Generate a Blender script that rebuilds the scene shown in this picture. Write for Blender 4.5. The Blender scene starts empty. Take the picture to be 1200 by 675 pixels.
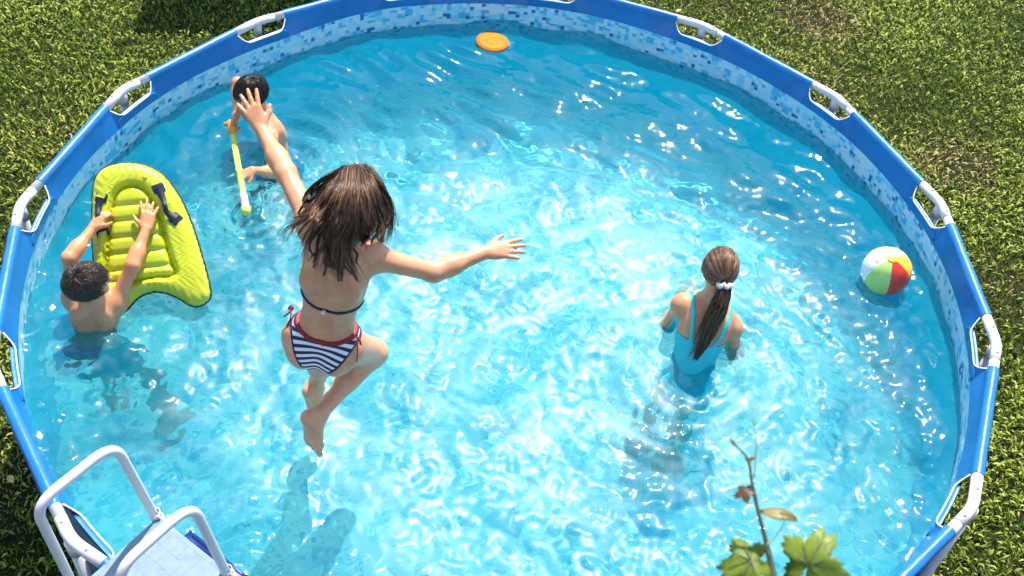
import bpy, math
import numpy as np
from mathutils import Vector, Matrix

sc = bpy.context.scene
rng = np.random.default_rng(11)
rad = math.radians
def v3(*a): return np.array(a, dtype=float)
def nrm(a):
    a = np.asarray(a, float); return a / np.linalg.norm(a)

# ------------------------------------------------------------------ camera
FPX = 1203.8                      # focal length in pixels of the 1200 x 675 photograph
POOL_R, RIM_Z = 2.29, 1.05        # metres
PITCH, ROLL, YAW = 0.81096, 0.11146, 0.01104
CAM = v3(0.0, -3.540, 4.438)
_fw = v3(math.sin(YAW)*math.cos(PITCH), math.cos(YAW)*math.cos(PITCH), -math.sin(PITCH))
_r0 = v3(math.cos(YAW), -math.sin(YAW), 0.0); _u0 = np.cross(_r0, _fw)
CR = math.cos(ROLL)*_r0 + math.sin(ROLL)*_u0
CU = -math.sin(ROLL)*_r0 + math.cos(ROLL)*_u0
FW = _fw
cd = bpy.data.cameras.new("camera"); cam = bpy.data.objects.new("camera", cd)
sc.collection.objects.link(cam); sc.camera = cam
cd.sensor_width = 36.0; cd.lens = 36.0*FPX/1200.0
cd.clip_start = 0.05; cd.clip_end = 1000.0
cd.dof.use_dof = True; cd.dof.focus_distance = 4.4; cd.dof.aperture_fstop = 5.6
M = Matrix(((CR[0], CU[0], -FW[0], CAM[0]), (CR[1], CU[1], -FW[1], CAM[1]), (CR[2], CU[2], -FW[2], CAM[2]), (0, 0, 0, 1)))
cam.matrix_world = M

# ------------------------------------------------------------------ sky, sun, exposure
SUN_EL, SUN_AZ = rad(58.0), rad(78.0)
SUN = v3(math.cos(SUN_EL)*math.cos(SUN_AZ), math.cos(SUN_EL)*math.sin(SUN_AZ), math.sin(SUN_EL))
w = bpy.data.worlds.new("World"); sc.world = w; w.use_nodes = True
wn = w.node_tree
sky = wn.nodes.new("ShaderNodeTexSky"); sky.sky_type = 'NISHITA'; sky.sun_disc = False
sky.sun_elevation = SUN_EL; sky.sun_rotation = rad(90.0) - SUN_AZ
wn.links.new(sky.outputs[0], wn.nodes['Background'].inputs[0]); wn.nodes['Background'].inputs[1].default_value = 0.15
sl = bpy.data.lights.new("sun", 'SUN'); sl.energy = 4.5; sl.angle = rad(0.6); sl.color = (1.0, 0.94, 0.83)
sl.cycles.is_caustics_light = True
so = bpy.data.objects.new("sun", sl); sc.collection.objects.link(so); so.location = (3, 12, 20)
so.rotation_euler = Vector(SUN).to_track_quat('Z', 'Y').to_euler()
sc.view_settings.view_transform = 'Standard'; sc.view_settings.look = 'None'
sc.view_settings.exposure = 1.0; sc.view_settings.gamma = 1.0
sc.cycles.use_denoising = True
sc.cycles.max_bounces = 8; sc.cycles.transmission_bounces = 6; sc.cycles.glossy_bounces = 3; sc.cycles.diffuse_bounces = 4
sc.cycles.use_adaptive_sampling = True; sc.cycles.adaptive_threshold = 0.03
sc.cycles.sample_clamp_indirect = 6.0

# ------------------------------------------------------------------ pixel -> ray helpers (a direction; the distance comes from a plane, a bone or a size)
def ray(px, py): return nrm(FW + (px-600)/FPX*CR - (py-337.5)/FPX*CU)
def bp(px, py, z):
    d = ray(px, py); return CAM + d*((z-CAM[2])/d[2])
def pd(px, py, D):
    d = ray(px, py); return CAM + d*(D/(d@FW))
def depth(p): return float((np.asarray(p)-CAM)@FW)
def project(p):
    q = np.asarray(p)-CAM; z = q@FW
    return 600+FPX*(q@CR)/z, 337.5-FPX*(q@CU)/z
def reach(parent, px, py, L, near):
    """the point on the pixel's ray that lies one bone length from its parent joint"""
    d = ray(px, py); m = CAM-parent; b = m@d; c = m@m-L*L; disc = b*b-c
    if disc <= 0:
        q = CAM+d*(-b); return parent+nrm(q-parent)*L
    s = math.sqrt(disc); return CAM+d*(-b-s if near else -b+s)
def plane_hit(px, py, o, n):
    d = ray(px, py); return CAM+d*(((o-CAM)@n)/(d@n))

# ------------------------------------------------------------------ mesh helpers
WORLD = {}
def raw_mesh(name, V, F, smooth=True, uv=None, attr=None):
    V = np.ascontiguousarray(V, dtype=np.float32)
    me = bpy.data.meshes.new(name)
    if isinstance(F, np.ndarray):
        n, k = F.shape
        me.vertices.add(len(V)); me.vertices.foreach_set('co', V.ravel())
        me.loops.add(n*k); me.loops.foreach_set('vertex_index', F.astype(np.int32).ravel())
        me.polygons.add(n); me.polygons.foreach_set('loop_start', np.arange(0, n*k, k, dtype=np.int32))
        me.update(calc_edges=True)
    else:
        me.from_pydata(V.tolist(), [], [list(map(int, f)) for f in F])
    if smooth: me.polygons.foreach_set('use_smooth', np.ones(len(me.polygons), dtype=bool))
    if uv is not None:
        li = np.empty(len(me.loops), dtype=np.int32); me.loops.foreach_get('vertex_index', li)
        L = me.uv_layers.new(name='UVMap'); L.data.foreach_set('uv', np.asarray(uv, np.float32)[li].ravel())
    if attr is not None:
        for an, av in attr.items():
            a = me.attributes.new(an, 'FLOAT', 'POINT'); a.data.foreach_set('value', np.asarray(av, np.float32))
    me.validate(); me.update()
    return me
def empty(name, loc):
    o = bpy.data.objects.new(name, None); sc.collection.objects.link(o); o.location = loc; o.empty_display_size = 0.1
    WORLD[o.name] = np.asarray(loc, float); return o
def obj(name, V, F, m, parent=None, origin=None, smooth=True, uv=None, attr=None, recv=False):
    org = WORLD[parent.name] if parent is not None else (np.zeros(3) if origin is None else np.asarray(origin, float))
    me = raw_mesh(name, np.asarray(V, float)-org, F, smooth, uv, attr)
    for mm in (m if isinstance(m, (list, tuple)) else [m]): me.materials.append(mm)
    o = bpy.data.objects.new(name, me); sc.collection.objects.link(o)
    if parent is not None: o.parent = parent
    else: o.location = org
    WORLD[o.name] = org
    if recv: o.cycles.is_caustics_receiver = True
    return o
def tag(o, label, cat, group=None):
    o['label'] = label; o['category'] = cat
    if group: o['group'] = group
    return o
def structure(o): o['kind'] = 'structure'; return o
def stuff(o, label=None, cat=None):
    o['kind'] = 'stuff'
    if label: o['label'] = label
    if cat: o['category'] = cat
    return o
class MB:
    def __init__(s): s.V = []; s.F = []; s.n = 0
    def add(s, V, F):
        V = np.asarray(V, float); s.V.append(V); s.F += [[int(i)+s.n for i in f] for f in F]; s.n += len(V); return s
    def out(s): return np.concatenate(s.V), s.F
def frames(P):
    P = np.asarray(P, float); n = len(P)
    T = np.zeros_like(P); T[1:-1] = P[2:]-P[:-2]; T[0] = P[1]-P[0]; T[-1] = P[-1]-P[-2]
    T /= np.linalg.norm(T, axis=1)[:, None]+1e-12
    a = v3(0, 0, 1) if abs(T[0][2]) < .9 else v3(1, 0, 0)
    A = np.zeros_like(P); A[0] = nrm(a-T[0]*(a@T[0]))
    for i in range(1, n):
        x = A[i-1]-T[i]*(A[i-1]@T[i]); A[i] = nrm(x)
    return T, A, np.cross(T, A)
def tube(P, r, sides=14, cap=True, flat=1.0, closed=False):
    P = np.asarray(P, float); n = len(P); T, A, B = frames(P)
    r = np.broadcast_to(np.asarray(r, float), (n,))
    th = np.linspace(0, 2*math.pi, sides, endpoint=False)
    V = (P[:, None]+r[:, None, None]*(np.cos(th)[None, :, None]*A[:, None]+flat*np.sin(th)[None, :, None]*B[:, None])).reshape(-1, 3)
    F = []
    for i in range(n if closed else n-1):
        j2 = (i+1) % n
        for j in range(sides):
            k = (j+1) % sides; F.append([i*sides+j, i*sides+k, j2*sides+k, j2*sides+j])
    if cap and not closed: F.append(list(range(sides))[::-1]); F.append([(n-1)*sides+j for j in range(sides)])
    return V, F
def bend_path(pts, rads, seg=7):
    """polyline with rounded corners"""
    out = [np.asarray(pts[0], float)]
    for i in range(1, len(pts)-1):
        p, a, b = np.asarray(pts[i], float), nrm(np.asarray(pts[i-1])-pts[i]), nrm(np.asarray(pts[i+1])-pts[i])
        q0, q1 = p+a*rads[i-1], p+b*rads[i-1]
        for t in np.linspace(0, 1, seg): out.append((1-t)**2*q0+2*t*(1-t)*p+t*t*q1)
    out.append(np.asarray(pts[-1], float)); return np.array(out)
def densify(P, step):
    out = [P[0]]
    for a, b in zip(P[:-1], P[1:]):
        n = max(1, int(np.linalg.norm(b-a)/step))
        for t in np.arange(1, n+1)/n: out.append(a+(b-a)*t)
    return np.array(out)
def catmull(P, n=10):
    P = np.asarray(P, float); Q = np.vstack([2*P[0]-P[1], P, 2*P[-1]-P[-2]]); out = []
    for i in range(1, len(Q)-2):
        for t in np.linspace(0, 1, n, endpoint=False):
            a, b, c, d = Q[i-1:i+3]
            out.append(.5*((2*b)+(c-a)*t+(2*a-5*b+4*c-d)*t*t+(3*b-a-3*c+d)*t**3))
    out.append(P[-1]); return np.array(out)
def box(c, ax, half):
    ax = np.asarray(ax, float); V = [c+ax[0]*half[0]*x+ax[1]*half[1]*y+ax[2]*half[2]*z for x in (-1, 1) for y in (-1, 1) for z in (-1, 1)]
    return np.array(V), [[0, 1, 3, 2], [4, 6, 7, 5], [0, 4, 5, 1], [2, 3, 7, 6], [0, 2, 6, 4], [1, 5, 7, 3]]
def rbox(c, ax, half, bev):
    """box with chamfered edges (bmesh bevel)"""
    import bmesh
    V, F = box(v3(0, 0, 0), np.eye(3), half); bm = bmesh.new()
    vs = [bm.verts.new(v) for v in V]
    for f in F: bm.faces.new([vs[i] for i in f])
    bmesh.ops.recalc_face_normals(bm, faces=bm.faces)
    bmesh.ops.bevel(bm, geom=list(bm.edges), offset=bev, segments=2, affect='EDGES', profile=.6)
    bm.verts.index_update(); bm.verts.ensure_lookup_table()
    V = np.array([v.co[:] for v in bm.verts]); F = [[v.index for v in f.verts] for f in bm.faces]; bm.free()
    return np.asarray(c)+V@np.asarray(ax, float), F
def lathe(prof, c, ax, n=40):
    ax = np.asarray(ax, float); V = []; F = []; m = len(prof)
    for i in range(n):
        a = 2*math.pi*i/n
        for (rr, z) in prof: V.append(np.asarray(c)+ax[0]*rr*math.cos(a)+ax[1]*rr*math.sin(a)+ax[2]*z)
    for i in range(n):
        j = (i+1) % n
        for k in range(m-1): F.append([i*m+k, j*m+k, j*m+k+1, i*m+k+1])
    return np.array(V), F

# ------------------------------------------------------------------ materials
def new_mat(name):
    m = bpy.data.materials.new(name); m.use_nodes = True
    return m, m.node_tree, m.node_tree.nodes['Principled BSDF']
def link(nt, a, b): nt.links.new(a, b)
def ramp(nt, fac, stops, interp='LINEAR'):
    n = nt.nodes.new('ShaderNodeValToRGB'); n.color_ramp.interpolation = interp
    e = n.color_ramp.elements
    while len(e) < len(stops): e.new(0.5)
    for x, (p, c) in zip(e, stops): x.position = p; x.color = (*c, 1)
    link(nt, fac, n.inputs[0]); return n.outputs[0]
def noise(nt, scale, detail=3, vec=None, rough=.55):
    n = nt.nodes.new('ShaderNodeTexNoise'); n.inputs['Scale'].default_value = scale; n.inputs['Detail'].default_value = detail; n.inputs['Roughness'].default_value = rough
    if vec is not None: link(nt, vec, n.inputs['Vector'])
    return n.outputs['Fac']
def coord(nt, which='Object'): return nt.nodes.new('ShaderNodeTexCoord').outputs[which]
def bump(nt, bs, h, strength, dist=.01):
    b = nt.nodes.new('ShaderNodeBump'); b.inputs['Strength'].default_value = strength; b.inputs['Distance'].default_value = dist
    link(nt, h, b.inputs['Height']); link(nt, b.outputs[0], bs.inputs['Normal']); return b
def mixc(nt, f, a, b, mode='MIX'):
    n = nt.nodes.new('ShaderNodeMix'); n.data_type = 'RGBA'; n.blend_type = mode
    for s, x in ((n.inputs[0], f), (n.inputs[6], a), (n.inputs[7], b)):
        if isinstance(x, (int, float)): s.default_value = x
        elif isinstance(x, tuple): s.default_value = (*x, 1)
        else: link(nt, x, s)
    return n.outputs[2]
def plain(name, c, rough=.5, var=.15, nscale=8., bmp=0., bscale=60., spec=.5, coat=0., sss=0.):
    m, nt, b = new_mat(name); co = coord(nt)
    f = noise(nt, nscale, 4, co)
    lo = tuple(x*(1-var) for x in c); hi = tuple(min(1, x*(1+var)) for x in c)
    link(nt, ramp(nt, f, [(.3, lo), (.7, hi)]), b.inputs['Base Color'])
    b.inputs['Roughness'].default_value = rough; b.inputs['Specular IOR Level'].default_value = spec
    if coat: b.inputs['Coat Weight'].default_value = coat; b.inputs['Coat Roughness'].default_value = .1
    if sss: b.inputs['Subsurface Weight'].default_value = sss; b.inputs['Subsurface Radius'].default_value = (.02, .008, .005); b.inputs['Subsurface Scale'].default_value = .5
    if bmp: bump(nt, b, noise(nt, bscale, 3, co), bmp, .004)
    return m
def attr_mat(name, stops, attr, rough=.5, spec=.4, transl=0.):
    m, nt, b = new_mat(name); a = nt.nodes.new('ShaderNodeAttribute'); a.attribute_name = attr
    c = ramp(nt, a.outputs['Fac'], stops); link(nt, c, b.inputs['Base Color'])
    b.inputs['Roughness'].default_value = rough; b.inputs['Specular IOR Level'].default_value = spec
    if transl:
        t = nt.nodes.new('ShaderNodeBsdfTranslucent'); link(nt, c, t.inputs[0]); mx = nt.nodes.new('ShaderNodeMixShader'); mx.inputs[0].default_value = transl
        link(nt, b.outputs[0], mx.inputs[1]); link(nt, t.outputs[0], mx.inputs[2]); link(nt, mx.outputs[0], nt.nodes['Material Output'].inputs[0])
    return m
def mosaic(name, tile, stops, rough=.35, grout=None, coarse=True, bmp=.25, use_uv=True, low=None):
    """printed vinyl mosaic: one random colour per little square, with larger blocks drawn together"""
    m, nt, b = new_mat(name); uv = coord(nt, 'UV' if use_uv else 'Object')
    def cells(size, seed):
        s = nt.nodes.new('ShaderNodeVectorMath'); s.operation = 'SCALE'; s.inputs['Scale'].default_value = 1/size; link(nt, uv, s.inputs[0])
        o = nt.nodes.new('ShaderNodeVectorMath'); o.operation = 'ADD'; o.inputs[1].default_value = (seed, seed*1.7, .5); link(nt, s.outputs[0], o.inputs[0])
        f = nt.nodes.new('ShaderNodeVectorMath'); f.operation = 'FLOOR'; link(nt, o.outputs[0], f.inputs[0])
        wn_ = nt.nodes.new('ShaderNodeTexWhiteNoise'); wn_.noise_dimensions = '2D'; link(nt, f.outputs[0], wn_.inputs['Vector'])
        return wn_.outputs['Value'], o.outputs[0]
    v1, _ = cells(tile, 3.); v2, _ = cells(tile*2.0, 7.)
    mth = nt.nodes.new('ShaderNodeMath'); mth.operation = 'GREATER_THAN'; mth.inputs[1].default_value = .62; link(nt, v2, mth.inputs[0])
    c1 = ramp(nt, v1, stops, 'CONSTANT'); v3_, _ = cells(tile*2.0, 19.)
    c2 = ramp(nt, v3_, stops[:-1], 'CONSTANT')
    col = mixc(nt, mth.outputs[0], c1, c2) if coarse else c1
    if low is not None:      # the printed border fades into plain azure vinyl below the waterline
        sp = nt.nodes.new('ShaderNodeSeparateXYZ'); link(nt, uv, sp.inputs[0])
        mr = nt.nodes.new('ShaderNodeMapRange'); mr.inputs[1].default_value = .60; mr.inputs[2].default_value = .76; mr.inputs[3].default_value = .12; mr.inputs[4].default_value = 1.; link(nt, sp.outputs[1], mr.inputs[0])
        col = mixc(nt, mr.outputs[0], low, col)
    link(nt, col, b.inputs['Base Color']); b.inputs['Roughness'].default_value = rough
    bump(nt, b, noise(nt, 4., 2, uv), bmp, .02)
    return m

M_white = plain('white_coated_steel', (.60, .57, .575), .32, .10, 3, .08, 40)
M_seam = plain('dark_joint', (.18, .18, .2), .6, .1)
M_bolt = plain('zinc_bolt', (.55, .5, .45), .35, .2, 30)
M_blue = plain('blue_vinyl_sleeve', (.007, .145, .43), .33, .14, 5, .5, 22)
M_band = plain('dark_blue_vinyl', (.009, .15, .44), .36, .12, 6, .2, 16)
M_hem = plain('white_vinyl_hem', (.75, .77, .8), .4, .05)
M_outer = plain('outer_vinyl', (.08, .16, .30), .3, .2, 3, .3, 8)
M_cap = plain('foot_cap_plastic', (.05, .16, .4), .45)
TILE = [(0, (.54, .70, .80)), (.27, (.40, .65, .80)), (.46, (.22, .60, .80)), (.62, (.09, .44, .71)), (.79, (.34, .68, .85)), (.935, (.03, .14, .38))]
M_tile = mosaic('liner_mosaic_print', .024, TILE, low=(.012, .62, .90))
FLOORT = [(0, (.66, .80, .64)), (.40, (.55, .75, .63)), (.66, (.37, .66, .62)), (.86, (.19, .54, .60)), (.985, (.06, .38, .55))]
M_floor = mosaic('floor_mosaic_print', .035, FLOORT, use_uv=True, bmp=.5)

def water_mat():
    m = bpy.data.materials.new('pool_water'); m.use_nodes = True; nt = m.node_tree; nt.nodes.clear()
    tint = (.53, .95, .99, 1)
    g = nt.nodes.new('ShaderNodeBsdfRefraction'); g.inputs['IOR'].default_value = 1.33; g.inputs['Roughness'].default_value = 0.0; g.inputs['Color'].default_value = tint
    t = nt.nodes.new('ShaderNodeBsdfTransparent'); t.inputs[0].default_value = tint
    mt = nt.nodes.new('ShaderNodeMixShader'); mt.inputs[0].default_value = .08
    link(nt, g.outputs[0], mt.inputs[1]); link(nt, t.outputs[0], mt.inputs[2])
    df = nt.nodes.new('ShaderNodeBsdfDiffuse'); df.inputs['Color'].default_value = (.0, .70, 1.0, 1)
    mv = nt.nodes.new('ShaderNodeMixShader'); mv.inputs[0].default_value = .10; link(nt, mt.outputs[0], mv.inputs[1]); link(nt, df.outputs[0], mv.inputs[2])
    fo = nt.nodes.new('ShaderNodeAttribute'); fo.attribute_name = 'sunlit_pallor_foam'      # paleness of the sunlit water painted in, plus foam rings round the children
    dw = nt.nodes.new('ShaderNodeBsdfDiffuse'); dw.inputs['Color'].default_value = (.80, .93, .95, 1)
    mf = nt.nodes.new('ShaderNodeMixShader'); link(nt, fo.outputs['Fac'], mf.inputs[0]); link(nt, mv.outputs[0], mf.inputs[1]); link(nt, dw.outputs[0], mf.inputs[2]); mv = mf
    at = nt.nodes.new('ShaderNodeAttribute'); at.attribute_name = 'churn'
    gl = nt.nodes.new('ShaderNodeBsdfGlossy'); gl.inputs['Roughness'].default_value = .08
    g2 = nt.nodes.new('ShaderNodeBsdfGlossy'); g2.inputs['Roughness'].default_value = .36
    mg = nt.nodes.new('ShaderNodeMixShader'); link(nt, at.outputs['Fac'], mg.inputs[0]); link(nt, gl.outputs[0], mg.inputs[1]); link(nt, g2.outputs[0], mg.inputs[2])
    fr = nt.nodes.new('ShaderNodeFresnel'); fr.inputs[0].default_value = 1.33
    mx = nt.nodes.new('ShaderNodeMixShader'); link(nt, fr.outputs[0], mx.inputs[0]); link(nt, mv.outputs[0], mx.inputs[1]); link(nt, mg.outputs[0], mx.inputs[2])
    o = nt.nodes.new('ShaderNodeOutputMaterial'); link(nt, mx.outputs[0], o.inputs[0]); return m
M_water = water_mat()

# ------------------------------------------------------------------ ground and grass
def ground_mat():
    m, nt, b = new_mat('lawn_soil'); co = coord(nt)
    c = ramp(nt, noise(nt, 14, 6, co, .7), [(.3, (.010, .014, .004)), (.55, (.022, .028, .008)), (.75, (.05, .042, .018))])
    link(nt, c, b.inputs['Base Color']); b.inputs['Roughness'].default_value = .95; b.inputs['Specular IOR Level'].default_value = .1
    bump(nt, b, noise(nt, 40, 4, co), .8, .02); return m
G = 160.0
gx = np.concatenate([[-G, -40, -15], np.linspace(-8, 8, 60), [15, 40, G]])
X, Y = np.meshgrid(gx, gx); n = len(gx)
Z = 0.012*np.sin(X*1.7+.4)*np.cos(Y*1.3)*np.exp(-(np.maximum(np.hypot(X, Y)-7, 0))**2)*np.clip((np.hypot(X, Y)-2.3)*3, 0, 1)-.004
ii = np.arange(n*n).reshape(n, n)
structure(obj('ground', np.stack([X.ravel(), Y.ravel(), Z.ravel()], -1), np.stack([ii[:-1, :-1], ii[:-1, 1:], ii[1:, 1:], ii[1:, :-1]], -1).reshape(-1, 4), ground_mat()))

DRY = [(bp(955, 22, 0), .42, 1.25), (bp(1125, 195, 0), .36, 1.1), (bp(960, 95, 0), .5, .3), (bp(30, 560, 0), .3, .55), (bp(1180, 330, 0), .35, .35), (bp(840, 15, 0), .25, .4), (bp(70, 160, 0), .4, .2)]
def make_grass(N):
    corners = [bp(-90, -90, 0), bp(1290, -90, 0), bp(1290, 770, 0), bp(-90, 770, 0)]
    lo = np.min(corners, 0)-.3; hi = np.max(corners, 0)+.3
    # uniform over the box, kept where it can be seen from about here and outside the pool
    P = np.zeros((0, 2))
    while len(P) < N:
        q = rng.uniform(lo[:2], hi[:2], (N, 2)); r_ = np.hypot(q[:, 0], q[:, 1]); d3 = np.c_[q, np.zeros(N)]-CAM; z = d3@FW
        px = 600+FPX*(d3@CR)/z; py = 337.5-FPX*(d3@CU)/z
        k = (r_ > 2.275) & (px > -150) & (px < 1350) & (py > -160) & (py < 800)
        dry = np.zeros(N)
        for c, s, a in DRY: dry += a*np.exp(-((q[:, 0]-c[0])**2+(q[:, 1]-c[1])**2)/(2*(s*.45)**2))
        k &= rng.random(N) > dry*.62
        P = np.vstack([P, q[k]])
    P = P[:N]
    dry = np.zeros(N)
    for c, s, a in DRY: dry += a*np.exp(-((P[:, 0]-c[0])**2+(P[:, 1]-c[1])**2)/(2*(s*.5)**2))
    # clumpiness
    cl = np.sin(P[:, 0]*19+2.5*np.sin(P[:, 1]*11))*np.cos(P[:, 1]*17+2.5*np.sin(P[:, 0]*9))*.7+.5*np.sin(P[:, 0]*41+P[:, 1]*13+3*np.sin(P[:, 1]*23))*np.cos(P[:, 1]*37-P[:, 0]*11)
    cl2 = np.sin(P[:, 0]*2.3+1)*np.cos(P[:, 1]*2.9+.5)
    az = rng.uniform(0, 2*math.pi, N)+cl*.8
    broad = (rng.random(N) < .16+.10*cl2)
    L = rng.uniform(.020, .052, N)*(1+.30*cl); W = rng.uniform(.0032, .0066, N)
    L = np.where(broad, rng.uniform(.024, .046, N), L); W = np.where(broad, rng.uniform(.008, .0145, N), W)
    lean = np.where(broad, rng.uniform(.9, 1.45, N), rng.uniform(.35, 1.25, N))
    h0 = np.where(broad, rng.uniform(.012, .038, N), 0.)
    dx, dy = np.cos(az), np.sin(az); sx, sy = -dy, dx
    l1 = lean*.65
    def pt(a, hor, ver, side): return np.stack([P[:, 0]+dx*hor+sx*side, P[:, 1]+dy*hor+sy*side, h0+ver], -1)
    m_h, m_v = L*.5*np.sin(l1), L*.5*np.cos(l1)
    t_h, t_v = m_h+L*.5*np.sin(lean*1.15), m_v+L*.5*np.cos(np.minimum(lean*1.15, 1.6))
    wb = np.where(broad, W*.25, W*.5)
    V = np.stack([pt(0, 0, 0, -wb), pt(0, 0, 0, wb), pt(0, m_h, m_v, W*.55), pt(0, m_h, m_v, -W*.55), pt(0, t_h, t_v, W*.06), pt(0, t_h, t_v, -W*.06)], 1).reshape(-1, 3)
    b = np.arange(N)*6
    F = np.concatenate([np.stack([b, b+1, b+2, b+3], -1), np.stack([b+3, b+2, b+4, b+5], -1)])
    tint = np.clip(rng.normal(.40, .22, N)+.12*cl+.10*cl2+np.where(broad, .10, 0), 0, .78)
    tint = np.where(rng.random(N) < .035+dry*.75, rng.uniform(.84, 1., N), tint)
    return V, F, np.repeat(tint, 6)
GV, GF, GT = make_grass(280000)
M_grass = attr_mat('grass_blades', [(0, (.014, .038, .003)), (.3, (.080, .150, .006)), (.5, (.185, .255, .014)), (.78, (.42, .48, .08)), (.84, (.36, .25, .09)), (1, (.50, .38, .17))], 'tint', .55, .25, .22)
stuff(obj('grass', GV, GF, M_grass, attr={'tint': GT}, smooth=False), 'short mixed green lawn grass and clover around the pool', 'grass')

# fallen yellow leaves on the lawn
M_leafy = plain('fallen_leaf', (.55, .40, .10), .6, .25, 40)
for i, (px, py, lab) in enumerate([(795, 13, 'small yellow fallen leaf on the grass above the back rim'), (13, 562, 'pale green fallen leaf on the lawn left of the ladder')]):
    c = bp(px, py, .05); a = rng.uniform(0, 6); V = []; 
    for t in np.linspace(0, 1, 7):
        wdt = .016*math.sin(math.pi*min(t*.95+.03, 1))**.8
        for s in (-1, 0, 1): V.append(c+v3(math.cos(a), math.sin(a), 0)*(t-.5)*.055+v3(-math.sin(a), math.cos(a), 0)*s*wdt+v3(0, 0, .006*abs(s)+.004*math.sin(3*t)))
    V += [p-v3(0, 0, .0012) for p in V]
    F = []
    for k in range(6):
        for s in range(2): q = k*3+s; F += [[q, q+1, q+4, q+3], [q+21+3, q+21+4, q+21+1, q+21]]
    tag(obj('fallen_leaf', V, F, M_leafy, origin=c), lab, 'leaf')

# ------------------------------------------------------------------ unseen shed, added beyond the top of the frame to shade the lawn
def shed():
    zc = 2.25; g = bp(157, 42, 0); cr = g+SUN*(zc/SUN[2])   # the roof corner that throws the shadow's corner
    ex = nrm(v3(.98, .19, 0)); ey = v3(-ex[1], ex[0], 0); ez = v3(0, 0, 1)
    Wd, Dp = 1.75, 1.3
    o = cr+ex*Wd/2+ey*Dp/2; o[2] = 0
    root = tag(empty('shade_shed', o), 'unseen flat-roofed wooden shed added beyond the pool to shade the lawn', 'shed')
    Mw = plain('shed_boards', (.25, .15, .08), .7, .3, 9, .4, 50); Mr = plain('roof_felt', (.06, .06, .065), .9, .2, 20, .5, 80)
    obj('roof', *rbox(o+ez*(zc-.03), (ex, ey, ez), (Wd/2, Dp/2, .03), .006), Mr, root, smooth=False)
    a, bq = Wd/2-.08, Dp/2-.08; H = zc-.06
    for side in range(4):
        d, nn, ln, off = [(ex, -ey, a, bq), (ex, ey, a, bq), (ey, -ex, bq, a), (ey, ex, bq, a)][side]
        k = int(2*ln/.14)
        for j in range(k):
            if side == 0 and abs(-ln+(j+.5)*2*ln/k) < .36: continue
            obj('wall_board', *box(o+d*(-ln+(j+.5)*2*ln/k)+nn*off+ez*H/2, (d, nn, ez), (ln/k-.003, .01, H/2)), Mw, root, smooth=False)
    dr = obj('door', *rbox(o-ey*bq+ez*.95, (ex, ey, ez), (.35, .018, .94), .004), plain('door_paint', (.12, .2, .14), .5), root, smooth=False)
    obj('door_handle', *tube([o-ey*(bq+.05)+ex*.27+ez*.95, o-ey*(bq+.05)+ex*.27+ez*1.08], .01), M_bolt, dr)
    obj('wall_board', *box(o-ey*bq+ez*(1.92+H)/2, (ex, ey, ez), (.35, .01, (H-1.92)/2)), Mw, root, smooth=False)
shed()

# ------------------------------------------------------------------ the pool
NSEG = 15; A0 = 2.35578
RV = np.array([.984, .994, 1.001, 1.0, 1.0, 1.0, 1.0, 1.0, 1.003, .996, .998, 1.006, 1.012, 1.027, 1.020])
def pscale(phi):
    t = ((np.asarray(phi)-A0)/(2*math.pi/NSEG)) % NSEG; i = np.floor(t).astype(int) % NSEG; f = t-np.floor(t); f = .5-.5*np.cos(math.pi*f)
    return RV[i]*(1-f)+RV[(i+1) % NSEG]*f
LZ = .943                                                      # upper edge of the printed liner
def rl(phi, z): return (2.205+.035*np.sin(np.clip(z/LZ, 0, 1)*math.pi))*pscale(phi)
VK = [v3(POOL_R*RV[k]*math.cos(A0+k*2*math.pi/NSEG), POOL_R*RV[k]*math.sin(A0+k*2*math.pi/NSEG), RIM_Z) for k in range(NSEG)]
pool = tag(empty('swimming_pool', (0, 0, 0)), 'round above-ground pool with blue sleeved steel rim and white corner joints', 'swimming pool')
NPH, NZ = 300, 26
PH = np.linspace(0, 2*math.pi, NPH+1)
def shell(off, z0, z1, nz, name, m, flip=False, wob=0.):
    Zs = np.linspace(z0, z1, nz); V = []; UV = []
    for z in Zs:
        r_ = rl(PH, z)+off+wob*np.sin(PH*37+3*np.sin(PH*5))*np.sin(z*7)
        V.append(np.stack([r_*np.cos(PH), r_*np.sin(PH), np.full(NPH+1, z)], -1)); UV.append(np.stack([PH*2.21, np.full(NPH+1, z)], -1))
    i = np.arange(nz*(NPH+1)).reshape(nz, NPH+1); F = np.stack([i[:-1, :-1], i[:-1, 1:], i[1:, 1:], i[1:, :-1]], -1).reshape(-1, 4)
    if not flip: F = F[:, ::-1]
    return obj(name, np.concatenate(V), F, m, pool, uv=np.concatenate(UV), recv=True)
shell(0, 0, LZ, NZ, 'liner_wall', M_tile, wob=.0015)
shell(.022, 0, LZ+.050, NZ, 'outer_wall', M_outer, flip=True, wob=.003)
# floor with soft wrinkles
nr = 60; RR = np.linspace(0, 1, nr); V = []; 
for q in RR:
    r_ = rl(PH, 0)*q; x, y = r_*np.cos(PH), r_*np.sin(PH)
    V.append(np.stack([x, y, .012+.005*np.sin(5*x+2*y)*np.sin(4*y-1.5*x)*(1-q**6)], -1))
V = np.concatenate(V); i = np.arange(nr*(NPH+1)).reshape(nr, NPH+1)
obj('floor_liner', V, np.stack([i[:-1, :-1], i[1:, :-1], i[1:, 1:], i[:-1, 1:]], -1).reshape(-1, 4), M_floor, pool, uv=V[:, :2], recv=True)

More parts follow.
